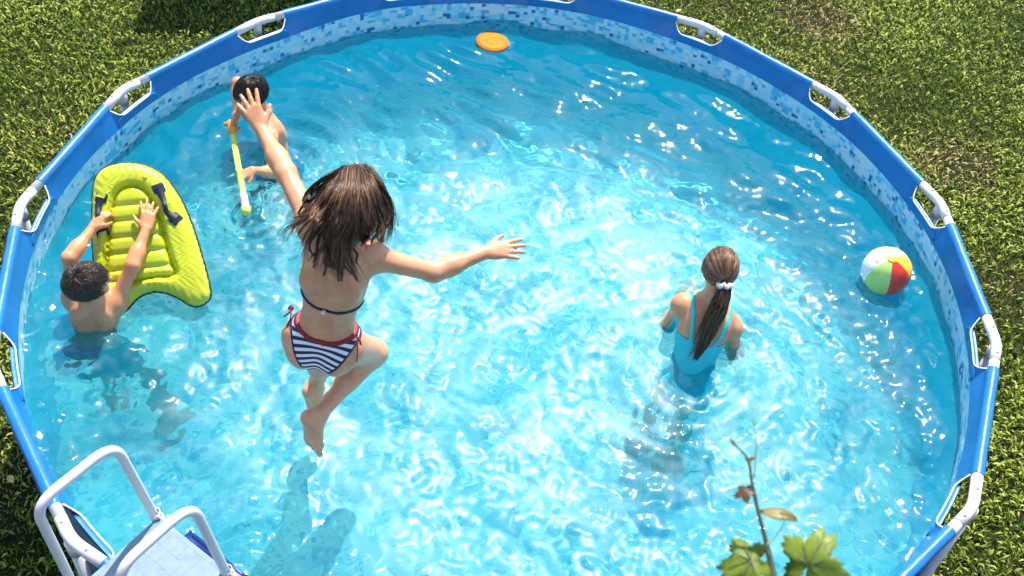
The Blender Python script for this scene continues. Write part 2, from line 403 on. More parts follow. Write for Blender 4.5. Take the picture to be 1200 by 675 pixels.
TR = .0235; CL = .166            # joint radius and visible half length
for k in range(NSEG):
    P0, P1, Pm = VK[k], VK[(k+1) % NSEG], VK[k-1]
    t1 = nrm(P1-P0); t0 = nrm(Pm-P0); out = nrm(v3(P0[0], P0[1], 0)); ez = v3(0, 0, 1)
    # corner joint
    path = bend_path([P0+t0*(CL-.055), P0, P0+t1*CL], [.05], 9)
    mb = MB().add(*tube(path, TR, 18)); mb.add(*tube([P0-ez*.005, P0-ez*.085], [.026, .0245], 16))
    jt = obj('corner_joint', *mb.out(), M_white, pool)
    for tt in (t0*.075, t1*.085):
        c = P0+tt+ez*(TR-.001)
        obj('bolt', *lathe([(.0, .008), (.004, .0075), (.0065, .004), (.007, 0), (.009, -.0005), (.009, -.002)], c, np.eye(3), 12), M_bolt, jt)
    obj('joint_ring', *tube([P0+t0*(CL-.0562), P0+t0*(CL-.0545)], TR+.0004, 18), M_seam, jt)
    # leg
    lg = obj('leg', *tube([P0-ez*.07, v3(P0[0]+out[0]*.02, P0[1]+out[1]*.02, .02)], .0215, 14), M_white, pool, recv=True)
    fp = v3(P0[0]+out[0]*.02, P0[1]+out[1]*.02, 0)
    obj('foot_cap', *lathe([(0, .05), (.024, .05), (.026, .045), (.03, .0), (0, 0)], fp, np.eye(3), 16), M_cap, lg)
    # beam hidden in the sleeve, its bare end showing beside the joint
    Lc = np.linalg.norm(P1-P0)
    obj('beam', *tube([P0+t1*(CL-.03), P0+t1*(Lc-CL+.056)], TR-.0008, 16), M_white, pool)
    # sleeve: vinyl wrapped round the beam and welded to the liner
    n_out = nrm(np.cross(t1, ez)); n_out = n_out if n_out@out > 0 else -n_out
    mid = (P0+P1)/2; hs = Lc/2-CL; fl_ = .075
    S = np.concatenate([np.linspace(-hs-fl_, -hs, 7)[:-1], np.linspace(-hs, hs, 15), np.linspace(hs, hs+fl_, 7)[1:]])
    sr = .0262; th = np.radians(np.linspace(196, -150, 20)); V = []; F = []; row = []
    def liner_edge(s, z, o=0.):
        p = mid+t1*s; ph = math.atan2(p[1], p[0])
        # intersection of the radial line with the liner circle
        return v3(math.cos(ph)*(rl(ph, LZ)+o), math.sin(ph)*(rl(ph, LZ)+o), z)
    core = [s for s in S if -hs-1e-6 <= s <= hs+1e-6]
    for s in core:
        c = mid+t1*s; ed = math.exp(-((abs(s)-hs)/.05)**2); wr = 1+.03*math.sin(s*23+k)+.02*math.sin(s*61+2*k)+.035*ed*math.sin(s*190+k)
        ring = [c+sr*wr*(n_out*math.cos(a)+ez*math.sin(a)) for a in th]
        le = liner_edge(s, LZ-.004, -.003); lo_ = liner_edge(s, LZ+.012, .012)
        prof = [le]+[le*(1-f)+ring[0]*f for f in (.33, .66)]+ring+[ring[-1]*(1-f)+lo_*f for f in (.5, 1.)]
        V += prof
    m = len(prof)
    for i in range(len(core)-1):
        for j in range(m-1): F.append([i*m+j, (i+1)*m+j, (i+1)*m+j+1, i*m+j+1])
    base = len(V); hemA = []; hemB = []
    for sg in (-1, 1):
        rows = []
        for x in np.linspace(0, 1, 8):
            s = sg*(hs+fl_*x); c = mid+t1*(sg*hs)
            top0 = c+sr*(n_out*math.cos(th[0])+ez*math.sin(th[0]))+t1*sg*fl_*x
            f = (1-x)**2.2; le = liner_edge(s, LZ-.004, -.003); bt = liner_edge(s, LZ+.050, -.003)
            tp = top0*f+bt*(1-f)
            rows.append([le, le*.5+tp*.5, tp]); (hemA if sg < 0 else hemB).append(tp)
        b0 = len(V)
        for r_ in rows: V += r_
        for i in range(7):
            for j in range(2): F.append([b0+i*3+j, b0+(i+1)*3+j, b0+(i+1)*3+j+1, b0+i*3+j+1])
    obj('rim_sleeve', V, F, M_blue, pool)
    # white hem of the cut-out at the joint after this sleeve
    nm = VK[(k+2) % NSEG]; Q0, Q1 = P1, nm; t2 = nrm(Q1-Q0); Lc2 = np.linalg.norm(Q1-Q0); mid2 = (Q0+Q1)/2; n2 = nrm(np.cross(t2, ez)); n2 = n2 if n2@mid2 > 0 else -n2; hs2 = Lc2/2-CL
    nxt = []
    for x in np.linspace(0, 1, 8):
        top0 = mid2-t2*hs2+sr*(n2*math.cos(th[0])+ez*math.sin(th[0]))-t2*fl_*x
        p = mid2-t2*(hs2+fl_*x); ph = math.atan2(p[1], p[0]); bt = v3(math.cos(ph)*(rl(ph, LZ)-.003), math.sin(ph)*(rl(ph, LZ)-.003), LZ+.050)
        nxt.append(top0*(1-x)**2.2+bt*(1-(1-x)**2.2))
    pa, pb = math.atan2(hemB[-1][1], hemB[-1][0]), math.atan2(nxt[-1][1], nxt[-1][0]); dd = (pb-pa+math.pi) % (2*math.pi)-math.pi
    arc = [v3(math.cos(pa+dd*f)*(rl(pa+dd*f, LZ)-.003), math.sin(pa+dd*f)*(rl(pa+dd*f, LZ)-.003), LZ+.050) for f in np.linspace(0, 1, 10)[1:-1]]
    pe0, pe1 = liner_edge(hs, 0), mid2-t2*hs2; qa = math.atan2(pe0[1], pe0[0]); qb = math.atan2(pe1[1], pe1[0]); dq = (qb-qa+math.pi) % (2*math.pi)-math.pi
    bv = []; bf = []
    for i, f in enumerate(np.linspace(0, 1, 16)):
        aa = qa+dq*f; e_ = min(1, min(f, 1-f)/.08)
        for zz, ro in ((LZ-.004, -.0022), (LZ+.03*e_+.012, -.0022), (LZ+.050*e_+.02*(1-e_), -.0022), (LZ+.050*e_+.02*(1-e_), .0195)): bv.append(v3(math.cos(aa)*(rl(aa, LZ)+ro), math.sin(aa)*(rl(aa, LZ)+ro), zz))
    for i in range(15):
        for j in range(3): bf.append([i*4+j, (i+1)*4+j, (i+1)*4+j+1, i*4+j+1])
    obj('liner_band', bv, bf, M_blue, pool)
    obj('hem', *tube(np.array(hemB+arc+nxt[::-1]), .0036, 6), M_hem, pool)

# ------------------------------------------------------------------ water
WZ = .786
BOYL, GIRLR, BOYT, BALL, DISC = bp(116, 394, WZ), bp(806, 441, WZ), bp(332, 184, WZ), bp(1039, 330, WZ), bp(577, 50, WZ)
def water():
    S = 4.72; n = 560; h = S/n
    x = (np.arange(n)-n/2)*h; X, Y = np.meshgrid(x, x)
    k = np.fft.fftfreq(n, h)*2*math.pi; KX, KY = np.meshgrid(k, k); K = np.hypot(KX, KY)+1e-9
    r2 = np.random.default_rng(5)
    def field(spec, std):
        H = np.fft.ifft2(spec*np.fft.fft2(r2.normal(size=(n, n)))).real; return H*std/H.std()
    H1 = field(K**-2.2*np.exp(-(2*math.pi/.9/K)**4)*np.exp(-(K*.030)**2), .0100)
    H2 = field(np.exp(-((K-2*math.pi/.080)/(2*math.pi/.14))**2), .00095)
    H4 = field(np.exp(-((K-2*math.pi/.065)/(2*math.pi/.12))**2), 1.0)
    # short chop running from the lower left to the upper right, strongest in the upper half
    c = np.abs(KX*.5+KY*.86)/K
    H3 = field(np.exp(-((K-2*math.pi/.19)/(2*math.pi/.5))**2)*(c**6), .0034)
    wgt = 1/(1+np.exp(-(Y-.35)*4))
    Z = H1+H2*(.6+.9*(1-wgt))+H3*(.25+wgt)
    for p, a, lam, dec in ((BOYL, .011, .17, .55), (GIRLR, .012, .16, .6), (BOYT, .009, .15, .5), (BALL, .004, .10, .3), (bp(290, 252, WZ), .006, .08, .25), (bp(420, 470, WZ), .004, .22, .7), (bp(300, 655, WZ), .007, .1, .3)):
        d = np.hypot(X-p[0], Y-p[1])+.12*np.sin(3*X+2*Y)*.3; Z += a*np.cos(2*math.pi*d/lam)*np.exp(-d/dec)*np.clip(d/.08, 0, 1)
    for p, a, sg in ((BOYL+v3(.08, -.12, 0), .0014, .26), (GIRLR+v3(-.05, -.14, 0), .0014, .28), (BOYT, .0014, .24), (bp(290, 240, WZ), .0016, .15), (bp(300, 655, WZ), .0016, .15)):
        Z += H4*a*np.exp(-((X-p[0])**2+(Y-p[1])**2)/(2*sg*sg))
    R_ = np.hypot(X, Y); lim = rl(np.arctan2(Y, X), WZ)+.017
    ok = R_ < lim; cell = ok[:-1, :-1] & ok[1:, :-1] & ok[:-1, 1:] & ok[1:, 1:]
    i = np.arange(n*n).reshape(n, n); F = np.stack([i[:-1, :-1], i[:-1, 1:], i[1:, 1:], i[1:, :-1]], -1)[cell]
    used = np.unique(F); mp = -np.ones(n*n, int); mp[used] = np.arange(len(used))
    V = np.stack([X.ravel(), Y.ravel(), Z.ravel()+WZ], -1)[used]
    churn = np.exp(-((X+.05)**2/1.55**2+(Y+.5)**2/1.35**2)**1.6)*1.0; nz = field(np.exp(-(K*.10)**2), 1.0); cm = churn; churn = np.clip(churn*(.72+.30*nz), 0, .96)
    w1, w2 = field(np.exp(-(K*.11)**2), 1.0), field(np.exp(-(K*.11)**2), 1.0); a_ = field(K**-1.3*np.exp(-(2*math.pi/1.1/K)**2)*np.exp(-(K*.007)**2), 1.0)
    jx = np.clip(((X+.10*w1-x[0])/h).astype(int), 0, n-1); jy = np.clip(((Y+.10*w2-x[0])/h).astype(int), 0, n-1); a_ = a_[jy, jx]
    lit_mask = np.exp(-((X-.10)**2/1.65**2+(Y+.40)**2/1.30**2)**2)/(1+np.exp((Y+.25*X-1.15)*7))  # keeps the painted paleness in the sunlit centre, clear of the shaded band
    pallor_foam = lit_mask*np.clip(.034+.052*a_, 0, .22)
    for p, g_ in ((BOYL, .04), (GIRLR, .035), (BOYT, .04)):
        dd = np.hypot(X-p[0], Y-p[1]); pallor_foam += g_*np.exp(-((dd-.20)/.05)**2)*np.clip(.4+.8*a_, 0, 1)
    o = obj('water', V, mp[F], M_water, attr={'churn': churn.ravel()[used], 'sunlit_pallor_foam': pallor_foam.ravel()[used]}); structure(o); o.cycles.is_caustics_caster = True
    return X, Y, Z
WX, WY, WH = water()
def wz_at(p):
    h = WX[0, 1]-WX[0, 0]; i = int(round((p[1]-WY[0, 0])/h)); j = int(round((p[0]-WX[0, 0])/h)); return WZ+float(WH[i, j])
# ------------------------------------------------------------------ implicit surfaces (one continuous skin per body)
class Field:
    def __init__(s, lo, hi, h):
        s.lo = np.asarray(lo, float); s.h = h; s.n = np.ceil((np.asarray(hi)-s.lo)/h).astype(int)+1
        s.d = np.full(s.n, .06, np.float32)
    def blk(s, lo, hi):
        a = np.clip(np.floor((np.asarray(lo)-s.lo)/s.h).astype(int), 0, s.n-1); b = np.clip(np.ceil((np.asarray(hi)-s.lo)/s.h).astype(int)+1, 1, s.n)
        sl_ = tuple(slice(i, j) for i, j in zip(a, b))
        ax = [(s.lo[i]+s.h*np.arange(a[i], b[i])).astype(np.float32) for i in range(3)]
        return sl_, ax[0][:, None, None], ax[1][None, :, None], ax[2][None, None, :]
    def put(s, sl_, e, k):
        d = s.d[sl_]
        if k > 0:
            hh = np.maximum(k-np.abs(d-e), 0)/k; s.d[sl_] = np.minimum(d, e)-hh*hh*k*.25
        else: s.d[sl_] = np.minimum(d, e)
    def cut(s, sl_, e, k):
        d = s.d[sl_]; e = -e; hh = np.maximum(k-np.abs(d-e), 0)/k; s.d[sl_] = np.maximum(d, e)+hh*hh*k*.25
    def _rc(s, a, b, ra, rb, k):
        a, b = np.asarray(a, float), np.asarray(b, float); m = max(ra, rb)+k+3*s.h
        sl_, x, y, z = s.blk(np.minimum(a, b)-m, np.maximum(a, b)+m); ba = b-a; L2 = ba@ba+1e-12
        X, Y, Z = x-np.float32(a[0]), y-np.float32(a[1]), z-np.float32(a[2])
        t = np.clip((X*ba[0]+Y*ba[1]+Z*ba[2])/L2, 0, 1).astype(np.float32)
        return sl_, np.sqrt((X-t*ba[0])**2+(Y-t*ba[1])**2+(Z-t*ba[2])**2)-(ra+(rb-ra)*t)
    def rc(s, a, b, ra, rb, k=.02): sl_, e = s._rc(a, b, ra, rb, k); s.put(sl_, e.astype(np.float32), k)
    def groove(s, a, b, ra, rb, k=.02): sl_, e = s._rc(a, b, ra, rb, k); s.cut(sl_, e.astype(np.float32), k)
    def _ell(s, c, ax, r_, k):
        c = np.asarray(c, float); m = max(r_)+k+3*s.h; sl_, x, y, z = s.blk(c-m, c+m)
        X, Y, Z = x-np.float32(c[0]), y-np.float32(c[1]), z-np.float32(c[2]); k0 = 0; k1 = 0
        for a, q in zip(ax, r_):
            u = (X*a[0]+Y*a[1]+Z*a[2])/q; k0 = k0+u*u; k1 = k1+(u/q)**2
        k0 = np.sqrt(k0); return sl_, k0*(k0-1)/(np.sqrt(k1)+1e-6)
    def ell(s, c, ax, r_, k=.03): sl_, e = s._ell(c, ax, r_, k); s.put(sl_, e.astype(np.float32), k)
    def pit(s, c, ax, r_, k=.01): sl_, e = s._ell(c, ax, r_, k); s.cut(sl_, e.astype(np.float32), k)
    def region(s, lo, hi, fn, off):
        """shell of the skin, off metres thick, inside fn(P) < 0"""
        sl_, x, y, z = s.blk(lo, hi); o = [float(v.ravel()[0]) for v in (x, y, z)]
        P = np.stack(np.broadcast_arrays(x, y, z), -1)
        return surfnet(np.maximum(s.d[sl_]-off, fn(P)).astype(np.float32), o, s.h)
    def mesh(s): return surfnet(s.d, s.lo, s.h)
def surfnet(d, lo, h):
    d = np.pad(d, 1, constant_values=.05); lo = np.asarray(lo, float)-h
    s = d < 0; nx, ny, nz = d.shape
    cnt = np.zeros((nx-1, ny-1, nz-1), np.int8)
    for i in (0, 1):
        for j in (0, 1):
            for k in (0, 1): cnt += s[i:nx-1+i, j:ny-1+j, k:nz-1+k]
    I, J, K = np.nonzero((cnt > 0) & (cnt < 8)); N = len(I)
    c = {(i, j, k): d[I+i, J+j, K+k] for i in (0, 1) for j in (0, 1) for k in (0, 1)}
    acc = np.zeros((N, 3)); num = np.zeros(N)
    cs = list(c)
    for a in cs:
        for ax in range(3):
            if a[ax] == 0:
                b = tuple(1 if q == ax else a[q] for q in range(3)); da, db = c[a], c[b]; m = (da < 0) != (db < 0)
                t = np.where(m, da/np.where(m, da-db, 1), 0)
                p = np.stack([np.full(N, float(a[q])) for q in range(3)], -1); p[:, ax] = t
                acc += p*m[:, None]; num += m
    V = lo+h*(np.stack([I, J, K], -1)+acc/num[:, None])
    idx = np.full(cnt.shape, -1, np.int32); idx[I, J, K] = np.arange(N)
    F = []
    for ax in range(3):
        sl0 = [slice(None)]*3; sl1 = [slice(None)]*3; sl0[ax] = slice(0, -1); sl1[ax] = slice(1, None)
        A, B = s[tuple(sl0)], s[tuple(sl1)]; e = np.stack(np.nonzero(A != B), -1)
        o1, o2 = [(1, 2), (2, 0), (0, 1)][ax]
        e = e[(e[:, o1] > 0) & (e[:, o2] > 0) & (e[:, o1] < cnt.shape[o1]) & (e[:, o2] < cnt.shape[o2])]
        def g(da, db):
            q = e.copy(); q[:, o1] -= da; q[:, o2] -= db; return idx[q[:, 0], q[:, 1], q[:, 2]]
        q = np.stack([g(1, 1), g(0, 1), g(0, 0), g(1, 0)], -1); inside = s[e[:, 0], e[:, 1], e[:, 2]]
        q[~inside] = q[~inside][:, ::-1]; F.append(q)
    F = np.concatenate(F); F = F[(F >= 0).all(1)]
    return V, F
def smooth_mesh(V, F, it=2, lam=.5):
    E_ = np.concatenate([F[:, [0, 1]], F[:, [1, 2]], F[:, [2, 3]], F[:, [3, 0]]]); n = len(V)
    deg = np.bincount(E_.ravel(), minlength=n)[:, None].astype(float)
    for q in range(it):
        for l in (lam, -lam*1.02):
            S = np.zeros_like(V)
            for a in range(3): S[:, a] = np.bincount(E_[:, 0], V[E_[:, 1], a], n)+np.bincount(E_[:, 1], V[E_[:, 0], a], n)
            V = V+l*(S/np.maximum(deg, 1)-V)
    return V

# ------------------------------------------------------------------ people
def skin_mat(name, c):
    m, nt, b = new_mat(name); co = coord(nt)
    f = noise(nt, 13, 6, co, .65); lo = (c[0]*.86, c[1]*.76, c[2]*.72); hi = (min(1, c[0]*1.08), c[1]*1.12, c[2]*1.16)
    link(nt, ramp(nt, f, [(.3, lo), (.7, hi)]), b.inputs['Base Color'])
    b.inputs['Roughness'].default_value = .42; b.inputs['Specular IOR Level'].default_value = .45
    b.inputs['Subsurface Weight'].default_value = .08; b.inputs['Subsurface Radius'].default_value = (.02, .008, .004); b.inputs['Subsurface Scale'].default_value = .4
    b.inputs['Coat Weight'].default_value = .22; b.inputs['Coat Roughness'].default_value = .22
    bump(nt, b, noise(nt, 160, 3, co), .25, .002); return m
SKIN1 = skin_mat('skin_light', (.63, .305, .155)); SKIN2 = skin_mat('skin_tanned', (.60, .275, .125)); SKIN3 = skin_mat('skin_warm', (.62, .29, .14))
M_eye = plain('eye_white', (.75, .73, .7), .15, .03); M_iris = plain('iris_brown', (.06, .03, .015), .1)
def hair_mat(name, stops): return attr_mat(name, stops, 'tone', .33, .6)
HAIR1 = hair_mat('hair_brown', [(0, (.006, .003, .002)), (.45, (.042, .019, .009)), (.8, (.17, .078, .035)), (1, (.38, .20, .10))])
HAIR2 = hair_mat('hair_chestnut', [(0, (.010, .005, .003)), (.4, (.05, .022, .010)), (.8, (.17, .075, .03)), (1, (.30, .15, .07))])
HAIR3 = hair_mat('hair_dark', [(0, (.005, .004, .003)), (.6, (.018, .011, .008)), (1, (.05, .03, .02))])

def frame_from(x, z):
    z = nrm(z); x = nrm(np.asarray(x)-z*(np.asarray(x)@z)); return np.array([x, np.cross(z, x), z])
def hand(F, wrist, fd, dorsal, thumb, s, curl=.25, spread=.16, thumb_out=.75):
    fd = nrm(fd); nd = nrm(dorsal-fd*(dorsal@fd)); tv = np.cross(fd, nd); tv = tv if tv@thumb > 0 else -tv
    offs = (.0275, .0095, -.0090, -.0260); kn = (.078, .082, .078, .069); ln = (.066, .074, .068, .053)
    for j in range(4):
        a = wrist+fd*.006*s+tv*offs[j]*.55*s; b = wrist+fd*kn[j]*s+tv*offs[j]*s
        F.rc(a, b, .0135*s, .0108*s, .012)
    for j in range(4):
        a = wrist+fd*kn[j]*s+tv*offs[j]*s; ang = (1.5-j)*spread; d0 = nrm(fd*math.cos(ang)+tv*math.sin(ang)); cu = .10
        cj = curl[j] if hasattr(curl, '__len__') else curl
        for q, (fr, r0, r1) in enumerate(((.44, .0098, .0088), (.31, .0088, .0080), (.25, .0080, .0068))):
            cu += cj*(.9 if q else .6); d = d0*math.cos(cu)-nd*math.sin(cu); b = a+d*ln[j]*fr*s; F.rc(a, b, r0*s, r1*s, .0035); a = b
    a = wrist+fd*.016*s+tv*.020*s; d = nrm(fd*.62+tv*thumb_out-nd*.25); b = a+d*.042*s; F.rc(a, b, .0145*s, .0108*s, .010)
    d2 = nrm(fd*.8+tv*thumb_out*.6-nd*.2); c = b+d2*.030*s; F.rc(b, c, .0102*s, .0080*s, .004)
    F.ell(wrist+fd*.035*s-nd*.004*s, (fd, tv, nd), (.042*s, .033*s, .014*s), .012)
def foot(F, ank, toe, down, s, side):
    toe = nrm(toe); down = nrm(down-toe*(down@toe)); lat = np.cross(toe, down)
    heel = ank+down*.040*s-toe*.036*s; F.rc(ank, heel, .030*s, .026*s, .02)
    for o, r0, r1 in ((.014, .026, .019), (-.014, .026, .019)):
        F.rc(ank+down*.034*s+lat*o*.6*s-toe*.01*s, ank+down*.050*s+lat*o*1.6*s+toe*.105*s, r0*s, r1*s, .025)
    F.rc(ank+down*.0*s, ank+down*.032*s+toe*.06*s, .030*s, .022*s, .03)
    for q in range(5):
        o = (.024-.0135*q)*side; base = ank+down*.054*s+lat*o*s+toe*(.115-.004*q*q*.6)*s
        F.rc(base, base+toe*(.030-.004*q)*s+down*.006*s, (.0125 if q == 0 else .0092)*s, (.0115 if q == 0 else .0078)*s, .006)
def head(F, c, fr, s):
    X, Y, Z = fr
    F.ell(c+(-Y*.012+Z*.018)*s, fr, (.074*s, .092*s, .084*s), .02)
    F.ell(c+(Y*.020-Z*.035)*s, fr, (.058*s, .064*s, .062*s), .03)
    F.ell(c+(Y*.048-Z*.080)*s, fr, (.030*s, .028*s, .024*s), .03)
    for q in (-1, 1):
        F.ell(c+(X*q*.040+Y*.058-Z*.030)*s, fr, (.022*s, .020*s, .022*s), .02)
        F.pit(c+(X*q*.030+Y*.092+Z*.004)*s, fr, (.017*s, .016*s, .011*s), .012)
        F.ell(c+(X*q*.073-Y*.004-Z*.012)*s, (nrm(X+Y*.3*-q), Y, Z), (.008*s, .019*s, .029*s), .006)
    F.rc(c+(Y*.082+Z*.006)*s, c+(Y*.100-Z*.024)*s, .008*s, .0115*s, .012)
    for q in (-1, 1): F.ell(c+(X*q*.010+Y*.094-Z*.028)*s, fr, (.008*s, .009*s, .007*s), .006)
    F.rc(c+(-X*.016+Y*.078-Z*.050)*s, c+(X*.016+Y*.078-Z*.050)*s, .0065*s, .0065*s, .005)
    F.rc(c+(-X*.013+Y*.076-Z*.060)*s, c+(X*.013+Y*.076-Z*.060)*s, .0070*s, .0070*s, .005)
def body(J, s, h=.005):
    """J: joints in metres. Returns the field and the pelvis, chest and head frames"""
    pts = np.array([v for k, v in J.items() if isinstance(v, np.ndarray) and v.shape == (3,) and k[0] in 'HNSEWKAC' and not k.startswith('H_')])
    F = Field(pts.min(0)-.22, pts.max(0)+.22, h)
    H, N, SL, SR = J['H'], J['N'], J['SL'], J['SR']
    sp = nrm(N-H); PF = frame_from(J['HX'], nrm(sp+v3(0, 0, .0))); CF = frame_from(SR-SL, sp); HF = frame_from(J['HEADX'], J['HEADUP'])
    L = np.linalg.norm(N-H); g = lambda fr, x, y, z: x*fr[0]+y*fr[1]+z*fr[2]
    hipL, hipR = H+g(PF, -.072*s, .005*s, -.045*s), H+g(PF, .072*s, .005*s, -.045*s)
    wd = J.get('width', 1.0)
    F.ell(H+g(PF, 0, 0, -.01*s), PF, (.118*s*wd, .086*s, .085*s), .05)
    F.ell(H+g(PF, 0, .004*s, .26*L), PF, (.098*s*wd, .072*s, .11*s), .06)
    mid = H+(N-H)*.62
    F.ell(mid+g(CF, 0, .006*s, 0), CF, (.118*s*wd, .080*s, .125*s), .06)
    F.ell(H+(N-H)*.80+g(CF, 0, .0, 0), CF, (.112*s*wd, .066*s, .080*s), .05)
    for q, S in ((-1, SL), (1, SR)):
        F.rc(N-sp*.055*s+CF[0]*q*.04*s, S-(S-N)*.06, .048*s, .041*s, .05)      # collar and shoulder
        F.rc(N+sp*.02*s, S-sp*.005, .036*s, .032*s, .04)                      # trapezius
        F.ell(H+(N-H)*.73+g(CF, q*.062*s, -.058*s, 0), (nrm(CF[0]+CF[2]*.25*q), CF[1], nrm(CF[2]-CF[0]*.25*q)), (.036*s, .020*s, .058*s), .035)   # shoulder blade
        F.ell(H+g(PF, q*.055*s, -.052*s, -.060*s), PF, (.062*s, .056*s, .066*s), .03)   # buttock
    C = J['C']; 
    F.rc(N-sp*.03*s, C+g(HF, 0, -.022*s, -.045*s), .043*s, .041*s, .03)
    F.groove(H+g(PF, 0, -.102*s, .06*s), H+(N-H)*.80+g(CF, 0, -.092*s, 0), .014*s, .014*s, .035)
    F.groove(H+g(PF, 0, -.125*s, -.045*s), H+g(PF, 0, -.105*s, -.125*s), .012*s, .012*s, .02)
    head(F, C, HF, J.get('hs', s))
    for sd in 'LR':
        S, E_, W_ = J['S'+sd], J['E'+sd], J['W'+sd]
        F.ell(S+(E_-S)*.08, np.eye(3), (.045*s,)*3, .035)
        F.rc(S, E_, .0415*s, .0315*s, .03); F.rc(E_+(W_-E_)*.02, E_+(W_-E_)*.35, .0325*s, .0325*s, .03); F.rc(E_+(W_-E_)*.3, W_, .0315*s, .0225*s, .03)
        hd = J['hand'+sd]; hand(F, W_, np.asarray(hd[0], float), np.asarray(hd[1], float), np.asarray(hd[2], float), s*hd[3].get('size', 1.0), **{k: v for k, v in hd[3].items() if k != 'size'})
        hp = hipL if sd == 'L' else hipR; Kn, An = J['K'+sd], J['A'+sd]
        F.rc(hp, Kn, .078*s, .049*s, .03); F.ell(Kn, np.eye(3), (.050*s,)*3, .03)
        ft = np.asarray(J['foot'+sd][0], float); dn = nrm(np.asarray(J['foot'+sd][1], float))
        back = nrm(np.cross(nrm(An-Kn), np.cross(nrm(An-Kn), nrm(ft))))    # calf side
        F.rc(Kn, An, .044*s, .029*s, .03); F.rc(Kn+(An-Kn)*.12+back*.012*s, Kn+(An-Kn)*.45+back*.016*s, .040*s, .038*s, .04)
        foot(F, An, ft, dn, s, 1 if sd == 'L' else -1)
    return F, PF, CF, HF
def face_parts(o, C, HF, s, hairmat):
    X, Y, Z = HF
    for q in (-1, 1):
        c = C+(X*q*.030+Y*.0715+Z*.003)*s; V, F = lathe([(0, .012), (.0035, .0115), (.006, .0103), (.0095, .0073), (.0118, .002), (.0118, -.003), (.009, -.008), (0, -.0118)], c, (X*s, Z*s, Y*s), 16)
        e = obj('eye', V, F, [M_eye, M_iris], o)
        for p in e.data.polygons:
            if p.index % 7 < 2: p.material_index = 1
        pth = [C+(X*q*x+Y*y+Z*z)*s for x, y, z in ((.014, .0865, .024), (.026, .084, .029), (.040, .074, .026))]
        V, F = tube(catmull(pth, 4), .0032*s, 6); obj('eyebrow', V, F, hairmat, o, attr={'tone': np.full(len(V), .3)})
def strands(paths, r0, tone, sides=3):
    """paths (n, m, 3) -> thin tapering tubes"""
    n, m, _ = paths.shape; T = np.zeros_like(paths); T[:, 1:-1] = paths[:, 2:]-paths[:, :-2]; T[:, 0] = paths[:, 1]-paths[:, 0]; T[:, -1] = paths[:, -1]-paths[:, -2]
    T /= np.linalg.norm(T, axis=2, keepdims=True)+1e-9
    a = np.cross(T, np.broadcast_to(v3(.31, .52, .79), T.shape)); a /= np.linalg.norm(a, axis=2, keepdims=True)+1e-9; b = np.cross(T, a)
    t = np.linspace(0, 1, m); rr = np.asarray(r0)[:, None]*np.clip(1.0-t[None]**3*.9, .08, 1)
    V = np.stack([paths+rr[..., None]*(math.cos(q)*a+math.sin(q)*b) for q in np.arange(sides)*2*math.pi/sides], 2)
    idx = np.arange(n*m*sides).reshape(n, m, sides); F = []
    for q in range(sides):
        p = (q+1) % sides; F.append(np.stack([idx[:, :-1, q], idx[:, :-1, p], idx[:, 1:, p], idx[:, 1:, q]], -1).reshape(-1, 4))
    return V.reshape(-1, 3), np.concatenate(F), np.repeat(tone, m*sides)
def resample(P, m):
    P = np.asarray(P); d = np.r_[0, np.cumsum(np.linalg.norm(np.diff(P, axis=0), axis=1))]; t = np.linspace(0, d[-1], m)
    return np.stack([np.interp(t, d, P[:, i]) for i in range(3)], -1)
def make_person(label, J, s, skin, hairmat, h=.005, origin=None):
    F, PF, CF, HF = body(J, s, h)
    V, Q = F.mesh(); V = smooth_mesh(V, Q, 1)
    org = v3(J['H'][0], J['H'][1], V[:, 2].min()) if origin is None else origin
    o = tag(obj('person', V, Q, skin, origin=org, recv=True), label, 'person', 'children playing in the pool')
    face_parts(o, J['C'], HF, J.get('hs', s), hairmat)
    return o, F, PF, CF, HF
def loc(P, c, fr):
    q = P-np.asarray(c, np.float32); return tuple(q[..., 0]*a[0]+q[..., 1]*a[1]+q[..., 2]*a[2] for a in fr)
def garment(o, F, name, c, R, fn, off, m, uvf=None):
    V, Q = F.region(np.asarray(c)-R, np.asarray(c)+R, fn, off); V = smooth_mesh(V, Q, 2)
    return obj(name, V, Q, m, o, uv=uvf(V) if uvf else None, recv=True)
